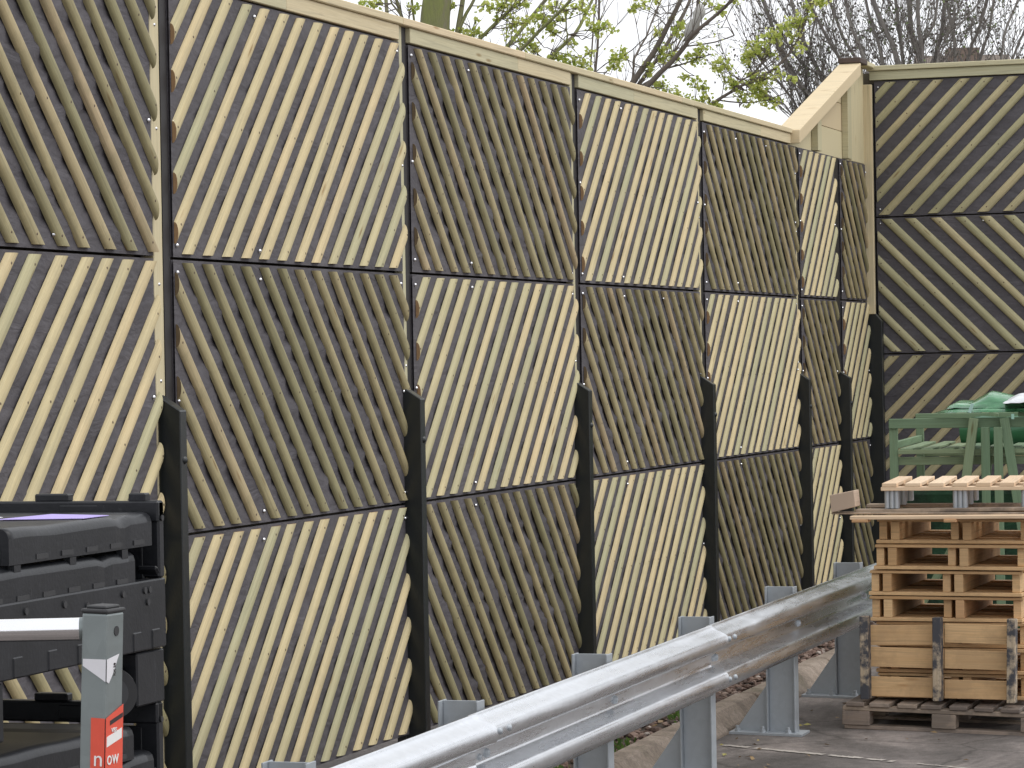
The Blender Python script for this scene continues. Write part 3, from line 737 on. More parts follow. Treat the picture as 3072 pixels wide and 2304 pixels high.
def film_bundle():
    from mathutils import noise as mn
    NX, NR = 60, 22
    def sheet(x0, x1, y0, y1, zf, thick, name, mat, par):
        b = MB(); 
        for s in (0, 1):
            for j in range(NR+1):
                for i in range(NX+1):
                    u = i/NX; v = j/NR; x = x0+(x1-x0)*u; y = y0+(y1-y0)*v
                    z = zf(u, v)-(thick*(math.sin(math.pi*min(max(u, .0), 1))**.4*math.sin(math.pi*v)**.5+.02) if s else 0)
                    b.v.append((x, y, z))
        n1 = (NX+1)*(NR+1)
        for s in (0, 1):
            for j in range(NR):
                for i in range(NX):
                    a = s*n1+j*(NX+1)+i; f = [a, a+1, a+NX+2, a+NX+1]; b.face(f if not s else f[::-1], None, .5, not s)
        for j in range(NR):
            for i, fl in ((0, 0), (NX, 1)):
                a = j*(NX+1)+i; f = [a, a+NX+1, a+NX+1+n1, a+n1]; b.face(f[::-1] if fl else f)
        for i in range(NX):
            for j, fl in ((0, 1), (NR, 0)):
                a = j*(NX+1)+i; f = [a, a+1, a+1+n1, a+n1]; b.face(f if fl else f[::-1])
        return b.build(name, mat, par)
    root = empty('wrapped_bundle', (0, 0, 0)); tag(root, 'bundle wrapped in shiny green plastic film on top of the green staging', 'wrapped bundle')
    def zf(u, v):
        e = min(1, u*9)*min(1, (1-u)*9); w = math.sin(math.pi*v)**.6
        return 1.640+.050*e*w+.008*mn.noise(Vector((u*9, v*5, 0)))*w
    sheet(-3.90, -2.6, 20.95, 21.5, zf, .05, 'film_body', M['film'], root)
    def zf2(u, v):
        w = math.sin(math.pi*v)**.5
        pk = max(0, 1-abs(u-.27)/.2) if u < .27 else max(0, 1-(u-.27)/.45)
        pk2 = max(0, 1-abs(u-.06)/.09)
        return 1.665+(.115*pk+.055*pk2)*w+.010*abs(mn.noise(Vector((u*7, v*4, 3))))+.003*mn.noise(Vector((u*25, v*14, 9)))
    sheet(-3.82, -2.8, 21.0, 21.45, zf2, .02, 'film_fold', M['film'], root)
    b = MB(); b.box((-3.645, 20.945, 1.668), (.022, .012, .062), rot=Matrix.Rotation(.35, 3, 'Y')); b.build('tape', plain('pale_tape', (.45, .68, .62), .35), root)
    b = MB(); b.box((-3.36, 20.90, 1.61), (.018, .012, .035)); b.build('tape', plain('pale_tape_2', (.35, .6, .5), .35), root)
    root2 = empty('white_bag', (0, 0, 0)); tag(root2, 'crumpled white plastic sack at the right end of the green bundle', 'sack')
    def zf3(u, v):
        w = (math.sin(math.pi*v)*math.sin(math.pi*min(1, u*1.0)))**.5
        return 1.70+.07*w+.01*mn.noise(Vector((u*8, v*5, 7)))
    sheet(-3.43, -2.95, 20.92, 21.3, zf3, .05, 'sack', plain('white_film', (.75, .77, .8), .3, var=.1), root2)
film_bundle()
# green plastic roll/crate behind the top rail
b = MB(); pts = []
for k in range(9): pts.append((-3.95+.15*k, 22.3, 1.47+.012*math.sin(k*2.3)))
b.tube(pts, [.09, .115, .12, .118, .12, .117, .12, .12, .1], 14); o = b.build('film_roll', plain('dark_green_film', (.03, .13, .055), .3, var=.3, scale=5)); tag(o, 'thick roll of green film lying on the staging shelf', 'roll')
b = MB(); b.box((-3.53, 22.6, .52), (1.74, .5, 1.1)); 
m, n, p = new_mat('dark_green_netting'); p.inputs['Base Color'].default_value = (.02, .07, .035, 1); p.inputs['Roughness'].default_value = .8
tc = n.nodes.new('ShaderNodeTexCoord').outputs['Object']; a = noise(n, tc, 5, 6, .7, .5)
n.links.new(ramp(n, a, [(.35, (.012, .03, .018)), (.6, (.03, .10, .05)), (.75, (.06, .18, .09))]), p.inputs['Base Color']); bump(n, p, a, .6, .04)
o = b.build('covered_crate', m, bevel=.04); tag(o, 'dark green covered load standing under the slatted staging', 'crate')

# ------------------------------------------------------------------ black plastic pallet boxes
BXR, BY1, BL, BWd = -3.0, 6.59, 1.25, .85
def fold_box():
    H = .463
    t = empty('pallet_box', (BXR, BY1, 0))
    P = M['plastic']
    b = MB()
    # +X side: lower panel with ribs, then open hatch, corner column
    b.box((-.02, -BL/2, .205), (.04, BL-.002, .157))
    for y in (-.06, -.16, -.30, -.44, -.58, -.74, -.9): b.box((-.001, y, .150), (.007, .045, .045))
    h = b; b.cur = 1
    for y, z in ((-.09, .262), (-.115, .262), (-.1, .235), (-.23, .262), (-.41, .25), (-.52, .262), (-.62, .235), (-.34, .245), (-.70, .262)):
        h.tube([(.0, y, z), (.0035, y, z)], .008, 10)
    b.build('side_panel', [P, M['rubber']], t, bevel=.004)
    c = MB(); c.box((-.03, -.0155, .372), (.058, .03, .176)); c.box((-.028, -.030, .30), (.05, .012, .03), rot=Matrix.Rotation(.7, 3, 'X'))
    c.build('corner_post', P, t, bevel=.005)
    c = MB(); c.box((-.03, -BL+.03, .372), (.058, .06, .176)); c.build('corner_post', P, t, bevel=.005)
    k = MB(); k.tube([(.0, -.016, .42), (.003, -.016, .42)], .007, 10); k.build('locating_hole', M['rubber'], t)
    f = MB(); f.box((-BWd/2, -.018, .435), (BWd-.002, .034, .048)); f.box((-BWd/2, -.022, .265), (BWd-.08, .02, .28))
    f.box((-.20, -.012, .434), (.10, .05, .036)); f.box((-BWd+.02, -BL/2, .29), (.035, BL, .33)); f.box((-BWd/2, -BL+.02, .265), (BWd-.08, .03, .28))
    f.build('far_side', P, t, bevel=.004)
    g = MB(); g.box((-.27, -.016, .467), (.085, .03, .018)); g.build('stacking_lug', P, t, bevel=.003); g = MB(); g.box((-.055, -.016, .467), (.042, .03, .02)); g.build('stacking_lug', P, t, bevel=.003)
    d = MB(); d.box((-BWd/2, -BL/2, .137), (BWd-.05, BL-.05, .02)); d.build('floor', P, t)
    for x, y, wx, wy in ((-.06, -.078, .11, .146), (-.06, -.87, .11, .15), (-.06, -1.17, .11, .15), (-BWd+.06, -.085, .11, .16), (-BWd+.06, -.66, .11, .15), (-BWd+.06, -1.17, .11, .15)):
        e = MB(); e.box((x, y, .0625), (wx, wy, .121)); e.build('foot', P, t, bevel=.004)
    return t
zb = 1.27
G2 = 'black plastic pallet boxes stacked one on another'
bl = ['scuffed black plastic pallet box, topmost of its stack, two lids inside', 'black plastic pallet box directly under the topmost one', 'black plastic pallet box third from the top', 'black plastic pallet box lowest, on the asphalt']
pb = None
for i, lab in enumerate(bl):
    z = zb-.4575*i
    if pb is None: o = pb = fold_box(); o.location = (BXR, BY1, z)
    else: o = copy_thing(pb, (BXR-rnd.uniform(0, .006), BY1-.012*(i == 1), z), (0, 0, rnd.uniform(-.004, .004)))
    tag(o, lab, 'pallet box', G2)
def lid(loc, L, ends, label, rz=0, tilt=0):
    """folded crate lid: rounded front edge, slots along its lower rim; origin = far right top corner, runs to -Y"""
    t = empty('crate_lid', loc, (tilt, 0, rz)); tag(t, label, 'crate lid', 'black crate lids lying inside the boxes')
    b = MB(); Dp = .55; h = .073
    # rounded section swept along -Y
    sec = [(-.0, -h), (0, -.02), (-.004, -.008), (-.012, -.001), (-.024, .0015), (-Dp, .0), (-Dp, -h), (-Dp+.02, -h), (-Dp+.02, -.02), (-.02, -.022), (-.02, -h)]
    NY = 26; i = len(b.v); n = len(sec)
    from mathutils import noise as mn
    for k in range(NY+1):
        y = -L*k/NY; wv = .004*mn.noise(Vector((y*6, loc[2]*9, 0)))+(-.006 if abs(y+.15) < .02 else 0)
        for x, z in sec: b.v.append((x+wv*.3, y, z+(wv if z > -.03 else 0)))
    for k in range(NY):
        for j in range(n):
            q = (j+1) % n; b.face([i+k*n+j, i+k*n+q, i+(k+1)*n+q, i+(k+1)*n+j], None, .5, 1 <= j <= 3)
    b.face([i+j for j in range(n)][::-1]); b.face([i+NY*n+j for j in range(n)])
    o = b.build('lid_shell', M['plastic'], t)
    y = -.04
    while y > -L+.08:
        s = MB(); s.box((.0005, y-.03, -h+.011), (.003, .055, .011)); s.build('slot', M['rubber'], t); y -= .12
    y = -.14
    while y > -L:
        e = MB(); e.box((-.008, y, -h-.012), (.014, .03, .022)); e.build('rib', M['plastic'], t); y -= .26
    return t
lid((BXR-.008, 6.535, 1.703), .70, 0, 'black lid carrying lilac paper, upper of the two in the top box', 0, 0)
lid((BXR-.006, 6.44, 1.622), 1.0, 0, 'black lid lying lower and further left inside the top box', 0, 0)
lid((BXR-.008, 6.42, 1.232), .95, 0, 'black lid in the second box, upper of its pair', 0, -.02)
lid((BXR-.006, 6.52, 1.165), 1.0, 0, 'black lid in the second box, lower of its pair', 0, 0)
# castor under the top box
t = empty('castor', (BXR-.05, 6.40, 1.308), (0, 0, R(-62))); tag(t, 'grey rubber castor wheel with a steel fork in the gap under the top box', 'castor')
b = MB(); b.tube([(-.018, 0, 0), (.018, 0, 0)], .056, 28); b.build('tyre', M['rubber'], t, bevel=.004)
b = MB(); b.tube([(-.0195, 0, 0), (.0195, 0, 0)], .036, 24); b.build('rim', plain('grey_nylon', (.05, .052, .056), .5), t, bevel=.003)
b = MB(); b.prism([Vector((.024, -.02, -.012)), Vector((.024, .0, -.02)), Vector((.024, .018, -.008)), Vector((.024, .022, .06)), Vector((.024, -.03, .06))], (.004, 0, 0)); b.dome((.028, 0, 0), (1, 0, 0), .009, .007, 8); b.build('fork', M['galv_post'], t)
# paper on the lid
b = MB(); q = [(-3.03, 6.23), (-3.03, 6.36), (-3.20, 6.42), (-3.22, 6.18)]
b.prism([Vector((x, y, 1.7062+.0*k)) for k, (x, y) in enumerate(q)], (0, 0, .0012)); o = b.build('paper_sheet', plain('lilac_paper', (.44, .36, .72), .7, var=.05)); tag(o, 'lilac paper sheet lying on the upper black lid', 'paper')
b = MB(); b.prism([Vector(p) for p in ((-3.24, 5.9, 1.7065), (-3.25, 6.28, 1.7065), (-3.34, 6.3, 1.7105), (-3.34, 5.9, 1.7125))], (0, 0, .0012)); o = b.build('document_sheet', plain('white_paper', (.8, .8, .85), .5, var=.03)); tag(o, 'white printed sheet in a plastic sleeve on the upper black lid', 'paper')
b = MB(); b.quad((-3.004, 6.505, 1.683), (-3.004, 6.525, 1.688), (-3.004, 6.527, 1.678), (-3.004, 6.515, 1.674))

# ------------------------------------------------------------------ grey steel handrail post in the foreground
t = empty('handrail', (-2.318, 4.8, 0)); tag(t, 'grey square steel post with polished horizontal tube, white label and red sticker', 'handrail')
t.rotation_euler = (0, 0, 0)
ang = R(-2)                       # heading of the wide face
rotz = Matrix.Rotation(ang, 3, 'Z')
lean = Matrix.Rotation(.036, 3, Vector((-math.sin(YAW), math.cos(YAW), 0)))
TT = (lean @ rotz)
FW, FD = .0475, .063               # wide face (towards camera) and side face
ZT = 1.622
def loc_pt(x, y, z): return TT @ Vector((x, y, z-1.6)) + Vector((0, 0, 1.6))
b = MB(); b.box(loc_pt(0, FD/2, (ZT-.1)/2), (FW, FD, ZT+.1), rot=TT); b.build('post', M['grey_post'], t, bevel=.004, seg=2)
b = MB(); b.box(loc_pt(0, FD/2, ZT+.0035), (FW+.004, FD+.004, .0075), rot=TT); b.box(loc_pt(0, FD/2, ZT+.0095), (FW-.01, FD-.01, .006), rot=TT)
b.build('end_cap', M['rubber'], t, bevel=.003, seg=2)
b = MB(); b.tube([loc_pt(FW/2-.001, FD*.55, 1.591), loc_pt(FW/2+.0012, FD*.55, 1.591)], .0085, 20); b.build('bolt_hole', M['rubber'], t)
b = MB(); tb = Vector((-.93, -.36, .0)).normalized()
a0 = loc_pt(-FW/2, FD*.45, 1.5935); a0.z = 1.5935
b.tube([a0, a0+tb*.9], .0193, 32); b.build('tube', M['chrome'], t)
b = MB(); b.tube([a0+tb*.006, a0+tb*.016], .0196, 32); b.tube([a0+tb*.8-Vector((0, 0, 1.7)), a0+tb*.8+Vector((0, 0, .03))], .025, 20); b.build('far_post', M['grey_post'], t)
mw = plain('torn_white_label', (.70, .69, .72), .6, var=.06, scale=40); mr = plain('red_sticker', (.72, .09, .05), .45, var=.12, scale=50); mwhite = plain('sticker_white', (.82, .80, .78), .5, var=.05); mblk = plain('sticker_black', (.03, .02, .02), .5)
def on_front(x, z): return loc_pt(x, -.0012, z)
def on_side(y, z): return loc_pt(FW/2+.0012, y, z)
def flat(name, pts, mat, off):
    b = MB(); b.prism([p for p in pts], off); return b.build(name, mat, t)
fo = TT @ Vector((0, -.0006, 0)); so_ = TT @ Vector((.0006, 0, 0))
flat('label', [on_front(-.019, 1.545), on_front(-.019, 1.533), on_front(.0, 1.522), on_front(FW/2, 1.508), on_front(FW/2, 1.5455)], mw, fo)
flat('label', [on_side(0, 1.5455), on_side(0, 1.508), on_side(.008, 1.505), on_side(.022, 1.520), on_side(.044, 1.552)], mw, so_)
flat('sticker', [on_front(-.002, 1.447), on_front(-.002, 1.33), on_front(FW/2, 1.33), on_front(FW/2, 1.4465)], mr, fo)
flat('sticker', [on_side(0, 1.4465), on_side(0, 1.33), on_side(FD-.001, 1.33), on_side(FD-.001, 1.4655)], mr, so_)
flat('sticker_band', [on_side(.014, 1.4415), on_side(.014, 1.4340), on_side(FD-.003, 1.444), on_side(FD-.003, 1.4515)], mblk, so_*2)
flat('sticker_panel', [on_side(.003, 1.415), on_side(.003, 1.398), on_side(FD-.006, 1.409), on_side(FD-.006, 1.426)], mwhite, so_*2)
def text(body, size, origin, xdir, ydir, mat, name, ext=.0004, rot90=False):
    cu = bpy.data.curves.new(name, 'FONT'); cu.body = body; cu.size = size; cu.extrude = ext; cu.resolution_u = 3
    tmp = bpy.data.objects.new(name+'_tmp', cu); C.objects.link(tmp)
    bpy.context.view_layer.update()
    dg = bpy.context.evaluated_depsgraph_get(); me = bpy.data.meshes.new_from_object(tmp.evaluated_get(dg))
    bpy.data.objects.remove(tmp); me.materials.clear(); me.materials.append(mat)
    o = bpy.data.objects.new(name, me); C.objects.link(o); o.parent = t
    X = xdir.normalized(); Z = X.cross(ydir).normalized(); Y = Z.cross(X)
    mm = Matrix((X, Y, Z)).transposed().to_4x4(); mm.translation = origin; o.matrix_local = mm; return o
fx, fz, sx = TT @ Vector((1, 0, 0)), TT @ Vector((0, 0, 1)), TT @ Vector((0, 1, 0))
text('n', .038, on_front(.0035, 1.3665)+fo*2.5, fx, fz, mwhite, 'lettering')
text('ow', .034, on_side(.003, 1.368)+so_*2.5, sx, fz, mwhite, 'lettering')
text('VIBS', .011, on_side(.018, 1.4215)+so_*2.5, sx, fz, mwhite, 'lettering')
text('KX 28', .0085, on_side(.029, 1.516)+so_*2.5, fz, -sx, mblk, 'label_print')

# ------------------------------------------------------------------ trees
from mathutils import noise as mnoise
def px2m(w, D): return w/FPX*D
class Tree:
    def __init__(s, name, label, D, base_px, mat, leafmat_, group=None):
        s.D = D; s.mb = MB(); s.lf = MB(); s.tw = MB()
        bp = sight(base_px, 1860, D); s.base = Vector((bp.x, bp.y, -.15))
        s.root = empty(name, s.base); tag(s.root, label, 'tree', group); s.mat = mat; s.lm = leafmat_; s.pts = []
    def limb(s, pl, w0, w1, n=8, d0=0, d1=0, jit=.03):
        """pl: photo points, widths in photo pixels; smoothly resampled, slightly crooked"""
        P = [sight(x, y, s.D+d0+(d1-d0)*i/(len(pl)-1)) for i, (x, y) in enumerate(pl)]
        return s.limb3(P, px2m(w0, s.D)/2, px2m(w1, s.D)/2, n, jit)
    def limb3(s, P, r0, r1, n=8, jit=.03):
        out = []; m_ = len(P)-1
        for i in range(m_):
            a, b = P[i], P[i+1]; p0 = P[i-1] if i else a; p3 = P[i+2] if i+2 <= m_ else b
            st = max(2, int((b-a).length/.16))
            for k in range(st):
                u = k/st; q = .5*((2*a)+(b-p0)*u+(2*p0-5*a+4*b-p3)*u*u+(3*a-p0-3*b+p3)*u**3); out.append(q)
        out.append(P[-1]); sd = rnd.random()*50
        out = [q+Vector((mnoise.noise(q*1.7+Vector((sd, 0, 0))), mnoise.noise(q*1.7+Vector((0, sd, 0))), 0))*jit for q in out]
        L = len(out)-1; rad = [r0+(r1-r0)*i/L for i in range(L+1)]
        s.mb.tube(out, rad, n); s.pts.append((out, rad)); return out
    def twigs(s, out, rad, count, length, gen=2, leafp=.5, leafn=3, lsize=.02, spread=1.0, up=.35, y0=0, r=.0045):
        for k in range(count):
            i = rnd.randrange(y0 if y0 < len(out)-1 else 0, len(out)-1); p = out[i]; d = (out[i+1]-out[i]).normalized()
            s.twig(p, d, length*rnd.uniform(.4, 1.2), max(.0022, min(r, rad[i]*.5)), gen, leafp, leafn, lsize, spread, up)
    def twig(s, p, d, L, r, gen, leafp, leafn, lsize, spread, up):
        q = Vector((rnd.gauss(0, 1), rnd.gauss(0, 1), rnd.gauss(0, 1))); q -= d*q.dot(d); q.normalize()
        v = (d+q*spread*rnd.uniform(.5, 1.1)+Vector((0, 0, up))).normalized(); P = [p]; n = 4
        for k in range(n):
            v = (v+Vector((rnd.gauss(0, .13), rnd.gauss(0, .13), rnd.gauss(0, .1)+.04))).normalized(); P.append(P[-1]+v*L/n)
        s.tw.tube(P, [r, r*.9, r*.75, r*.6, r*.4], 3, cap=False)
        if gen > 1:
            for k in range(rnd.choice((2, 3, 3, 4))):
                i = rnd.randrange(1, n); s.twig(P[i], (P[i+1]-P[i]).normalized(), L*rnd.uniform(.35, .65), r*.65, gen-1, leafp, leafn, lsize, spread, up)
        if rnd.random() < leafp: s.cluster(P[-1], .03, leafn, lsize)
        if rnd.random() < leafp*.5: s.cluster(P[2], .02, max(1, leafn//2), lsize)
    def cluster(s, c, R_, n, size):
        for k in range(n):
            p = c+Vector((rnd.gauss(0, R_), rnd.gauss(0, R_), rnd.gauss(0, R_*.75)))
            a = Vector((rnd.gauss(0, 1), rnd.gauss(0, 1), rnd.gauss(-.2, .7))).normalized(); b = a.orthogonal().normalized()
            b = (b*math.cos(rnd.random()*6.28)+a.cross(b)*math.sin(rnd.random()*6.28)).normalized(); l = size*rnd.uniform(.6, 1.3)
            nn = a.cross(b)
            s.lf.quad(p, p+a*l*.5+b*l*.42+nn*l*.12, p+a*l, p+a*l*.5-b*l*.42+nn*l*.12, None, min(1, max(0, rnd.gauss(.5, .28))))
    def near(s, c):
        best = None
        for out, rad in s.pts:
            for q in out:
                dd = (q-c).length+max(0, q.z-c.z)*1.5
                if best is None or dd < best[0]: best = (dd, q)
        return best[1]
    def spray(s, px, py, rpx=24, n=16, size=.045, dd=0):
        c = sight(px, py, s.D+dd); q = s.near(c); R_ = px2m(rpx, s.D)*.5
        mid = (q+c)/2+Vector((rnd.gauss(0, .05), rnd.gauss(0, .05), rnd.uniform(-.08, .02)))
        P = [q, (q*3+mid*4+c)/8, mid, (mid+c)/2+Vector((0, 0, .01)), c]; s.tw.tube(P, [.006, .005, .0045, .004, .0025], 4, cap=False)
        for k in range(3):
            v = Vector((rnd.gauss(0, 1), rnd.gauss(0, 1), rnd.gauss(.3, .8))).normalized(); e = c+v*R_*2.2
            s.tw.tube([mid if k == 0 else c-(c-mid)*.3, c+v*R_, e], [.003, .0025, .0015], 3, cap=False); s.cluster(e, R_*.45, n//4, size)
        s.cluster(c, R_, n, size)
    def done(s):
        inv = Matrix.Translation(s.base).inverted()
        a = s.mb.build('trunk', s.mat, s.root); b = s.tw.build('twigs', M['bark'] if s.mat != M['bark_cool'] else M['bark_cool'], s.root); c = s.lf.build('leaves', s.lm, s.root)
        for o in (a, b, c): o.matrix_parent_inverse = inv

# tree A : mossy trunk
A = Tree('mossy_tree', 'tree with a thick moss green trunk rising behind the barrier coping', 26, 1300, M['moss_bark'], M['leaf'])
gb = A.base
A.limb3([gb, sight(1312, 900, 26), sight(1300, 300, 26), sight(1306, 85, 26), sight(1311, 0, 26), sight(1335, -300, 26), sight(1390, -700, 26.5)], .19, .09, 16, .02)
A.pts[0][1][:] = A.pts[0][1]
fk = sight(1305, 330, 26)
A.limb([(1308, 420), (1352, 230), (1375, 95), (1392, 20), (1412, -120)], 26, 13, 8)
A.limb([(1380, 85), (1398, 40), (1425, -10), (1450, -90)], 12, 8, 7)
o1 = A.limb([(1305, 380), (1380, 190), (1440, 118), (1500, 55), (1560, 0), (1680, -120)], 14, 8, 7)
o2 = A.limb([(1305, 420), (1430, 260), (1518, 145), (1580, 70), (1640, 0), (1700, -100)], 18, 9, 7, 0, .8)
o3 = A.limb([(1330, 460), (1470, 250), (1562, 150), (1660, 55), (1730, -20), (1800, -100)], 15, 7, 7, 0, -.6)
o4 = A.limb([(1330, 520), (1520, 330), (1645, 178), (1722, 108), (1758, 40), (1800, -60)], 17, 8, 7, 0, .5)
o5 = A.limb([(1300, 300), (1235, 120), (1212, 60), (1190, 0), (1160, -90)], 14, 9, 7)
A.limb([(1228, 110), (1205, 45), (1175, 10), (1165, -30)], 8, 5, 6)
A.limb([(1300, 320), (1180, 140), (1165, 30), (1155, -40)], 15, 11, 7, 0, .5)
A.limb([(1290, 300), (1255, 120), (1245, 40), (1238, -40)], 9, 7, 6)
o6 = A.limb([(1640, 190), (1700, 120), (1700, 90), (1702, 30)], 7, 4, 5)
for o in (o1, o2, o3, o4, o5): A.twigs(o, [.012]*len(o), 12, .5, 2, .12, 2, .03, 1.0, .25, len(o)//3)
for q in ((1120, 15, 26), (1095, 5, 22), (1085, 30, 16), (1462, 15, 20), (1480, 22, 24), (1510, 10, 26), (1535, 18, 20), (1568, 12, 16), (1490, 55, 10), (1540, 62, 22), (1565, 72, 22), (1525, 85, 20), (1605, 55, 22), (1622, 48, 18), (1645, 70, 22), (1640, 85, 22), (1655, 100, 18), (1590, 100, 16), (1560, 120, 16), (1570, 148, 22), (1595, 158, 20), (1610, 145, 14), (1585, 130, 12), (1650, 20, 18), (1690, 30, 22), (1730, 25, 22), (1750, 12, 18), (1765, 40, 20), (1715, 130, 14), (1690, 175, 20), (1705, 195, 24), (1740, 185, 26), (1755, 200, 22), (1670, 170, 16), (1775, 80, 18), (1800, 85, 16), (1825, 78, 18), (1790, 95, 12), (1770, 160, 12), (1680, 60, 14), (1438, 98, 12), (1415, 100, 14), (1400, 110, 10), (1430, 60, 8), (1240, 25, 14), (1360, 20, 12), (1350, 95, 10), (1395, 92, 14)):
    A.spray(q[0], q[1], q[2], int(q[2]*1.35), .036)
A.done()
# tree B : several slanting stems
B = Tree('slanting_tree', 'leaning young tree with several slanted dark stems and yellow green leaf tufts', 27, 1660, M['bark'], M['leaf'])
bf = sight(1730, 560, 27)
B.limb3([B.base, sight(1668, 1100, 27), bf], .085, .07, 10, .03)
s7 = B.limb([(1726, 570), (1810, 410), (1895, 255), (1960, 160), (2000, 80), (2038, 0), (2080, -120)], 26, 12, 8)
s8 = B.limb([(1728, 575), (1820, 420), (1915, 262), (1985, 160), (2050, 40), (2095, -60)], 18, 9, 7, 0, .6)
s9 = B.limb([(1735, 590), (1850, 400), (1935, 265), (2010, 190), (2052, 140), (2075, 105), (2140, 52), (2200, -5), (2260, -80)], 22, 8, 8, 0, -.4)
s10 = B.limb([(2062, 122), (2085, 60), (2092, 0), (2110, -80)], 13, 9, 6)
s11 = B.limb([(1735, 600), (1980, 420), (2125, 318), (2190, 278), (2235, 252), (2330, 205), (2395, 120), (2430, 20), (2440, -40)], 13, 6, 7)
s12 = B.limb([(1990, 208), (2040, 195), (2080, 182), (2135, 162)], 6, 4, 5)
s13 = B.limb([(2048, 140), (2095, 134), (2150, 125), (2205, 106)], 5, 4, 5)
s14 = B.limb([(1740, 560), (1775, 300), (1790, 150), (1800, 0), (1806, -80)], 11, 7, 6)
s15 = B.limb([(1738, 560), (1762, 300), (1772, 200), (1785, 40), (1800, -30)], 7, 5, 6, 0, .4)
s16 = B.limb([(1780, 470), (1880, 300), (1900, 175), (1940, 110), (1990, -10)], 9, 5, 6, 0, 1.0)
s17 = B.limb([(1760, 400), (1820, 220), (1900, 150), (1990, 60)], 5, 3, 5, .5, .2)
s18 = B.limb([(1235+680, 262), (1990, 205), (2070, 80), (2160, 20)], 8, 4, 5, 0, 1)
s19 = B.limb([(2160, 300), (2230, 308), (2300, 300), (2400, 262)], 5, 3, 5)
s20 = B.limb([(2200, 275), (2230, 240), (2260, 225), (2300, 170)], 6, 4, 5)
for o in (s7, s8, s9, s11, s14, s16, s18, s20): B.twigs(o, [.012]*len(o), 11, .5, 2, .12, 2, .03, 1.0, .25, len(o)//3)
for q in ((2035, 78, 26), (2040, 92, 20), (1975, 98, 14), (1985, 150, 14), (2008, 165, 20), (2030, 172, 14), (1988, 175, 16), (1950, 195, 16), (1945, 215, 12), (2108, 145, 18), (2095, 165, 16), (2090, 182, 22), (2070, 178, 16), (1910, 20, 18), (1925, 10, 18), (1970, 0, 16), (2120, 5, 20), (2150, 20, 18), (2210, 0, 16), (2170, 35, 16), (2055, 232, 12), (2085, 250, 22), (2100, 262, 18), (1985, 245, 20), (1970, 255, 16), (2010, 268, 18), (2030, 280, 14), (2160, 190, 26), (2150, 205, 20), (2175, 200, 18), (2190, 245, 22), (2200, 262, 20), (2205, 250, 14), (2265, 235, 26), (2250, 250, 24), (2285, 250, 24), (2300, 235, 20), (2325, 225, 22), (2275, 268, 20), (2225, 290, 20), (2240, 300, 20), (2120, 290, 16), (2105, 300, 14), (2300, 300, 24), (2320, 310, 18), (2290, 290, 18), (2240, 180, 14), (2240, 190, 14), (2260, 130, 22), (2285, 145, 26), (2300, 160, 22), (2265, 160, 20), (2250, 165, 14), (2310, 105, 22), (2330, 120, 20), (2345, 85, 22), (2370, 70, 24), (2395, 75, 22), (2380, 110, 18), (2400, 60, 18), (2420, 55, 16), (2400, 145, 18), (2440, 12, 24), (2465, 8, 20), (2420, 25, 14), (2380, 240, 14), (2070, 300, 16), (2085, 310, 12), (1870, 160, 14), (1855, 170, 22), (1840, 178, 18), (1845, 195, 20), (2160, 320, 16), (2140, 310, 12)):
    B.spray(q[0], q[1], q[2], int(q[2]*1.35), .036)
B.done()
# rag / bag snagged in the fork of tree B
b = MB()
P = [sight(2058, 128, 26.8), sight(2066, 108, 26.8), sight(2078, 84, 26.8), sight(2092, 62, 26.8), sight(2097, 42, 26.8), sight(2100, 22, 26.8), sight(2100, 8, 26.8)]
b.tube(P, [.015, .05, .062, .042, .052, .045, .012], 12)
for k, v in enumerate(b.v): 
    q = Vector(v); b.v[k] = tuple(q+Vector((mnoise.noise(q*14), mnoise.noise(q*14+Vector((5, 0, 0))), mnoise.noise(q*14+Vector((0, 5, 0)))))*.022)
o = b.build('plastic_bag', plain('dirty_grey_film', (.40, .39, .36), .6, var=.35, scale=6, bmp=.5, bscale=20)); tag(o, 'dirty grey plastic bag snagged in the fork of the leaning tree', 'bag')
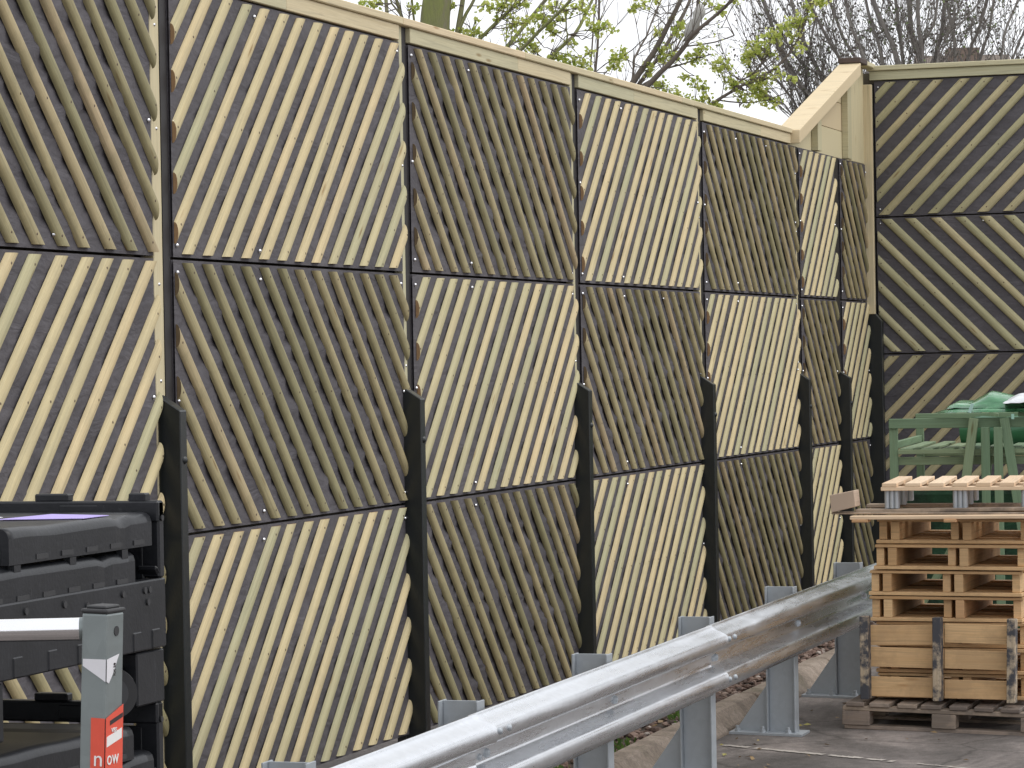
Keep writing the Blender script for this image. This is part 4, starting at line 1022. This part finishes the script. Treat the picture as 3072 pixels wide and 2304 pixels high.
# trees C, D : bare twiggy crowns beyond the end wall
def bare(name, label, base, D, stems, seed, ntw):
    rnd.seed(seed); T = Tree(name, label, D, base, M['bark_cool'], M['leaf_dull'])
    for pl, w, tn in stems:
        full = [(base+(pl[0][0]-base)*.15, 900), ((base+pl[0][0]*2)/3, 520)]+pl
        o = T.limb(full, w*1.3, w*.75, 6, rnd.uniform(-.5, .5), rnd.uniform(-1, 1), .04)
        L = len(o); T.twigs(o, [.02]*L, int(ntw*tn), .9, 3, .42, 3, .034, .8, .5, int(L*.42), .0062)
    T.done()
bare('bare_tree', 'grey multi stemmed tree with tiny opening leaves, rising behind the end wall', 2760, 34, [
    ([(2600, 195), (2560, 90), (2530, -20), (2500, -140)], 13, 1), ([(2648, 190), (2620, 90), (2595, -10), (2590, -140)], 12, 1),
    ([(2690, 190), (2655, 100), (2620, 0), (2600, -140)], 19, 1), ([(2712, 190), (2696, 90), (2684, 0), (2675, -120)], 14, 1),
    ([(2760, 185), (2738, 110), (2728, 0), (2722, -140)], 20, 1), ([(2772, 185), (2758, 90), (2748, -10), (2756, -120)], 16, .8),
    ([(2772, 150), (2778, 118), (2800, 80), (2815, 0), (2822, -100)], 9, .7), ([(2802, 185), (2818, 120), (2832, 20), (2850, -120)], 17, .8),
    ([(2868, 180), (2850, 90), (2838, 0), (2835, -120)], 13, 1), ([(2905, 178), (2925, 110), (2955, 0), (2975, -100)], 12, 1),
    ([(2942, 178), (2965, 100), (2985, 0), (2995, -100)], 11, 1), ([(3002, 175), (3025, 80), (3070, -30)], 10, 1), ([(3040, 172), (3080, 90), (3120, 0)], 10, 1), ([(2820, 150), (2900, 60), (2960, -20)], 7, .8)], 21, 17)
bare('dense_twiggy_tree', 'leafless twiggy tree leaning left behind the raking coping', 2600, 35, [
    ([(2445, 345), (2400, 240), (2340, 130), (2290, 10), (2260, -90)], 15, 1), ([(2500, 330), (2440, 190), (2400, 90), (2370, -20)], 16, 1),
    ([(2550, 250), (2490, 130), (2440, 20), (2410, -60)], 13, 1), ([(2580, 220), (2530, 110), (2490, 0)], 12, 1),
    ([(2400, 350), (2350, 260), (2290, 190), (2235, 120)], 9, 1.2), ([(2470, 345), (2420, 280), (2360, 200), (2330, 120)], 11, 1.2),
    ([(2380, 345), (2330, 300), (2270, 270), (2200, 240)], 6, 1.0), ([(2520, 290), (2470, 230), (2400, 190), (2330, 60)], 8, 1), ([(2430, 350), (2420, 250), (2430, 150), (2450, 40)], 8, 1)], 33, 19)

# ------------------------------------------------------------------ house far behind
hp = sight(2850, 190, 48); hr = sight(3010, 190, 48)
hx = (hr-hp).normalized(); ang = math.atan2(hx.y, hx.x)
t = empty('house', (hp.x, hp.y, 0), (0, 0, ang)); tag(t, 'brown roofed house just showing through the twigs above the end wall', 'house')
rz_ = sight(2900, 124, 48).z; ez = rz_-1.3; W2 = (hr-hp).length
b = MB(); b.box((W2/2+.2, 2.2, ez/2), (W2*1.4, 4, ez)); b.build('wall', plain('brick', (.22, .17, .14), .9, var=.3, scale=12), t)
b = MB(); xa, xb = W2*.12, W2*.86
b.prism([Vector((xa-.35, 0.0, ez)), Vector((xa-.35, 2.2, rz_)), Vector((xa-.35, 4.4, ez))], (xb-xa+.9, 0, 0)); b.build('roof', plain('brown_tiles', (.20, .165, .14), .9, var=.3, scale=14, bmp=.6, bscale=30, bdist=.03), t)
b = MB(); b.box((W2*.62, 2.2, rz_-.05), (.5, .4, .3)); b.build('chimney', plain('chimney_brick', (.20, .15, .12), .9, var=.3), t)
